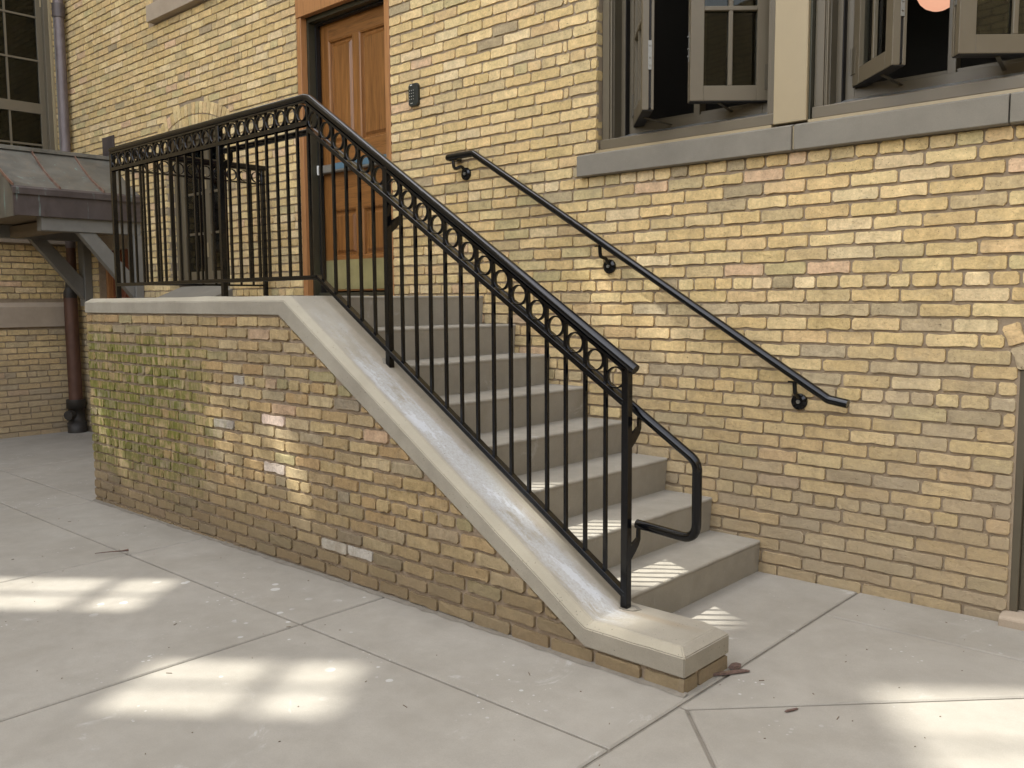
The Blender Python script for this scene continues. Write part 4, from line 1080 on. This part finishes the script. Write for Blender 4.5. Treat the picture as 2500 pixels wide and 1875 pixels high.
flake('bark_flake', 'thin splinter lying between the long chip and the low wall', [(2.44, -1.265), (2.452, -1.272), (2.475, -1.225), (2.462, -1.218)], g0+.001, .009, M['straw'], 'bark flake', 'bark flakes by the low wall')
flake('dry_pod', 'small curved brown seed pod near the diagonal crack', [(2.757, -1.388), (2.764, -1.388), (2.779, -1.36), (2.785, -1.338), (2.780, -1.335), (2.770, -1.354), (2.758, -1.375)], G(2.77, -1.35)+.003, .004, M['bark'], 'seed pod')
tw = MB().tube([(-.985, -2.10, .0), (-.95, -2.05, .004), (-.90, -1.985, .006), (-.885, -1.955, .008)], .004, 5, rs=[.002, .003, .004, .008]).build('twig', M['bark']); tw['label'] = 'bent twig lying on the crossing of two paving joints'; tw['category'] = 'twig'
lit = MB(); r = random.Random(12)
for i in range(95):
    u_, v_ = r.uniform(-2.2, 3.6), r.uniform(-3.2, -1.56)
    if i % 5 == 0: u_, v_ = r.uniform(2.45, 3.2), r.uniform(-1.5, -.1)
    a = r.uniform(0, math.pi); L_ = r.uniform(.002, .009) if r.random() < .8 else r.uniform(.01, .028); z = G(u_, v_)+.0015
    lit.bar((u_, v_, z), (u_+L_*math.cos(a), v_+L_*math.sin(a), z+.0005), .0022, .002)
o = lit.build('leaf_litter', M['straw']); o['kind'] = 'stuff'; o['label'] = 'scattered tiny dry stalks and crumbs on the paving'

# ------------------------------------------------------------------ courtyard beyond the frame (bounced light), with an added sun screen for shade and patches
HV = Vector((AZ.y, -AZ.x, 0)); D = 12.0
def shade_screen(holes):  # unseen screen added to block the sun; its holes cut the light patches
    t = thing('added_sun_screen', 'added screen out of view, shading the courtyard, with holes that shape the sun patches', 'building', tuple(-AZ*D))
    S0, S1, Z1 = -9.0, 9.0, 27.0
    ss_ = sorted({S0, S1}|{h[0] for h in holes}|{h[1] for h in holes}); zz = sorted({-.1, Z1}|{h[2] for h in holes}|{h[3] for h in holes})
    m = MB()
    for a, b in zip(ss_, ss_[1:]):
        runs = []; 
        for c, d in zip(zz, zz[1:]):
            sc, zc2 = (a+b)/2, (c+d)/2
            if any(h[0] < sc < h[1] and h[2] < zc2 < h[3] for h in holes): continue
            if runs and abs(runs[-1][1]-c) < 1e-9: runs[-1][1] = d
            else: runs.append([c, d])
        for c, d in runs:
            V = []
            for dd in (0, .12):
                for s_, z in ((a, c), (b, c), (b, d), (a, d)): p = -AZ*(D+dd)+HV*s_; V.append((p.x, p.y, z))
            m.add(V, [(0, 1, 2, 3), (7, 6, 5, 4), (0, 4, 5, 1), (1, 5, 6, 2), (2, 6, 7, 3), (3, 7, 4, 0)])
    m.build('screen_sheet', M['far'], t)
    def bar_(s0, s1, z0, z1):
        V = []
        for dd in (.04, .08):
            for s_, z in ((s0, z0), (s1, z0), (s1, z1), (s0, z1)): p = -AZ*(D+dd)+HV*s_; V.append((p.x, p.y, z))
        MB().add(V, [(0, 1, 2, 3), (7, 6, 5, 4), (0, 4, 5, 1), (1, 5, 6, 2), (2, 6, 7, 3), (3, 7, 4, 0)]).build('hole_bar', M['trim'], t)
    for h in holes:
        for s_ in h[4]: bar_(s_-.020, s_+.020, h[2], h[3])
        for z in h[5]: bar_(h[0], h[1], z-.034, z+.034)
        q = [-AZ*(D+.10)+HV*s_ for s_ in (h[0], h[1])]; gl_ = M['sun_filter_t'] if len(h) < 7 else M['sun_filter_d']
        mesh_obj('pane', [(q[0].x, q[0].y, h[2]), (q[1].x, q[1].y, h[2]), (q[1].x, q[1].y, h[3]), (q[0].x, q[0].y, h[3])], [(0, 1, 2, 3)], gl_, t)  # sheet over a screen hole, only there to dim the sun
def tinted(name, v):
    t = NT(name); t.n.remove(t.b); tr = t.n.new('ShaderNodeBsdfTransparent'); tr.inputs[0].default_value = (v, v, v*.97, 1)
    t.l.new(tr.outputs[0], t.o.inputs['Surface']); return t.m
M['sun_filter_t'] = tinted('weak_sun_filter', .80); M['sun_filter_d'] = tinted('strong_sun_filter', .46)  # filters for the screen holes, setting how strong each sun patch is
Z_ = TAN*D
shade_screen([(2.46, 2.90, Z_-1.38, Z_-.10, [2.68], [Z_-.60]),
       (1.47, 1.92, Z_-4.4, Z_-1.76, [1.70], [Z_-2.26, Z_-3.3]),
       (2.58, 3.35, Z_+2.34, Z_+3.9, [2.98], []),
       (1.57, 2.00, Z_+1.02, Z_+1.95, [], []),
       (2.12, 2.20, Z_+.86, Z_+1.08, [], [], 1),
       (2.30, 2.45, Z_+1.18, Z_+1.60, [], [], 1),
       (-.29, -.17, Z_-3.35, Z_-2.88, [], [], 1), (-.08, .02, Z_-3.2, Z_-2.8, [], [], 1),
       (.70, .86, Z_-1.50, Z_-1.02, [], [], 1), (.93, 1.03, Z_-1.18, Z_-.80, [], [], 1),
       (1.10, 1.28, Z_-.80, Z_-.38, [], []),
       (.52, .66, Z_+2.36, Z_+2.80, [], [], 1), (.72, .88, Z_+2.60, Z_+3.05, [], [], 1)])
eb = thing('east_building', 'brick building closing the courtyard to the right, outside the picture', 'building', (8, -5, 0))
MB().box(8.0, 8.3, -14, .3, -.1, 5.2).build('wall', M['far'], eb)
for y in (-2, -4.5, -7, -9.5): MB().box(7.97, 8.0, y-.6, y+.6, 1.0, 3.0).build('window', M['trim_d'], eb)
sb = thing('south_building', 'brick building closing the courtyard behind the viewer, outside the picture', 'building', (1, -9.6, 0))
MB().box(-6.4, 8, -9.9, -9.6, -.1, 3.6).build('wall', M['far'], sb)
for x in (-4, -1.5, 1, 3.5, 6): MB().box(x-.6, x+.6, -9.6, -9.57, 1.0, 3.0).build('window', M['trim_d'], sb)
